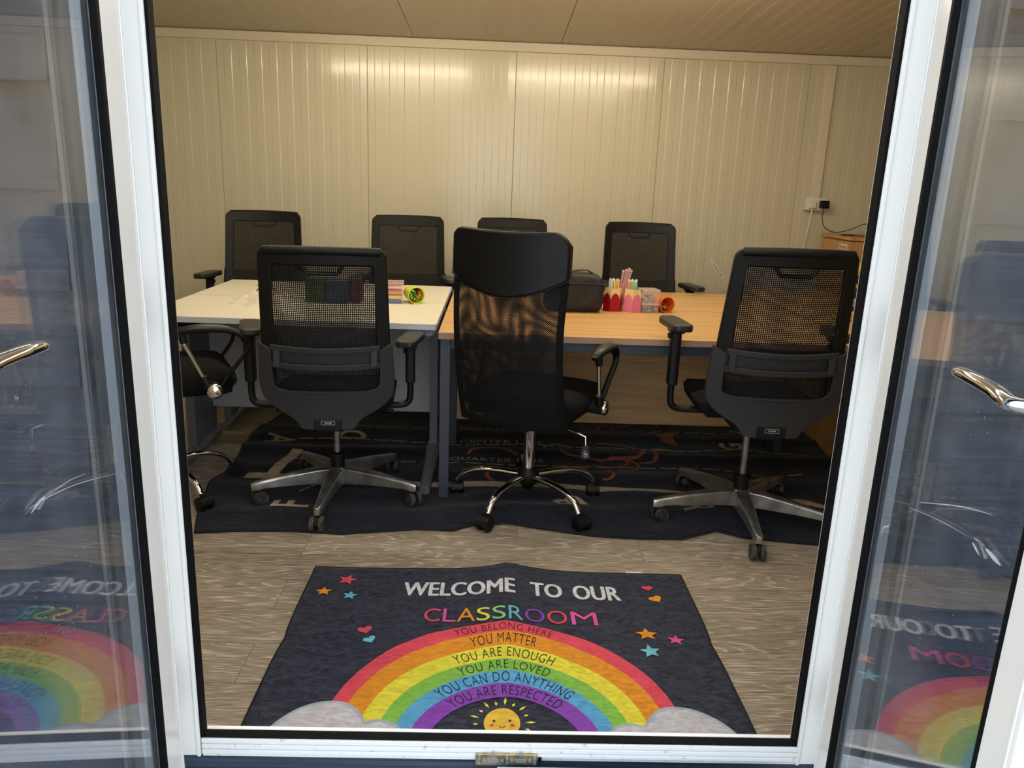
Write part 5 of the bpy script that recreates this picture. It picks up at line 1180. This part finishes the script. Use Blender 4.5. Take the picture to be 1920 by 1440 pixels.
ad = empty('power_adapter', (2.585, 5.16, CZ), 0.3, 'black power adapter with coiled cable on top of the oak cabinet', 'adapter')
build('body', bx(-0.035, 0.035, -0.03, 0.03, 0.0005, 0.050), M_blk, ad, bevel=0.006)
cable('cable', [(-0.03, 0, 0.02), (-0.08, 0.02, 0.012), (-0.10, 0.0, 0.006), (-0.06, -0.03, 0.004), (-0.03, -0.02, 0.012), (-0.05, 0.02, 0.005), (-0.14, 0.04, 0.004), (-0.22, 0.10, 0.004), (-0.20, 0.13, 0.004), (-0.12, 0.12, 0.004)], 0.0028, M_blk, ad)
tg = build('wall_tag', bx(-0.085, 0.085, -0.0015, 0.0, -0.016, 0.016), mat('pale_tag', rgb(226, 222, 210), 0.5), smooth=0); tg.location = (1.600, YW - 0.0025, 0.790); tg.rotation_euler = (0, math.radians(52), 0)
tag(tg, 'white printed strip stuck at a tilt on the back wall', 'sticker')
bm = nb(); t_ = text_bm('0 123456 789', 0.0)
for v in t_.verts: v.co = Vector((-0.04 + 0.11 * v.co.x, -0.002, -0.006 + 0.012 * v.co.y))
join(bm, t_); build('print', bm, MATS['print_black'], tg, smooth=0)
# yellow cordless drill standing on a purple case, charger in front
M_yel = mat('tool_yellow', rgb(232, 186, 36), 0.4)
cs = empty('tool_case', (2.035, 4.08, T), 0, 'flat purple and tan case under the yellow drill', 'case')
build('base', bx(-0.12, 0.12, -0.10, 0.10, 0, 0.028), M_blk, cs, bevel=0.003); build('tray', bx(-0.12, 0.12, -0.10, 0.10, 0.028, 0.052), mat('mauve_plastic', rgb(150, 104, 150), 0.5), cs, bevel=0.003); build('lid', bx(-0.115, 0.115, -0.09, 0.09, 0.052, 0.070), M_oakp, cs, bevel=0.003)
dr = empty('cordless_drill', (1.965, 4.06, T + 0.0705), 0.0, 'yellow cordless drill standing on the purple case', 'drill')
bm = nb(); box(bm, -0.045, 0.055, -0.04, 0.04, 0.0, 0.045); build('battery', bm, M_blk, dr, bevel=0.008)
bm = nb(); prism(bm, [(-0.018, 0.045), (0.032, 0.045), (0.026, 0.13), (-0.022, 0.13)], lambda u, v, d: (u, d, v), -0.018, 0.018); build('grip', bm, M_yel, dr, bevel=0.008)
bm = nb(); prism(bm, [(-0.016, 0.07), (-0.030, 0.075), (-0.030, 0.11), (-0.02, 0.12)], lambda u, v, d: (u, d, v), -0.010, 0.010); build('trigger', bm, M_blk, dr, bevel=0.003)
bm = nb(); tube(bm, [(-0.05, 0, 0.155), (0.05, 0, 0.155), (0.085, 0, 0.155)], [0.034, 0.036, 0.026], 18); build('motor_housing', bm, M_yel, dr, bevel=0.004)
bm = nb(); tube(bm, [(-0.05, 0, 0.155), (-0.075, 0, 0.155), (-0.11, 0, 0.155), (-0.115, 0, 0.155)], [0.028, 0.027, 0.018, 0.010], 18); build('chuck', bm, M_chrome, dr)
tm = empty('tape_measure', (1.800, 3.76, T), 0.5, 'yellow and black tool lying on the side desk nearest the jamb', 'tool')
bm = nb(); prism(bm, rrect(-0.08, 0.08, -0.05, 0.05, 0.02, 4), lambda u, v, d: (u, v, d), 0.0, 0.045); build('body', bm, M_yel, tm, bevel=0.008)
bm = nb(); box(bm, -0.04, 0.06, -0.052, 0.03, 0.012, 0.050); build('grip_band', bm, M_blk, tm, bevel=0.006)
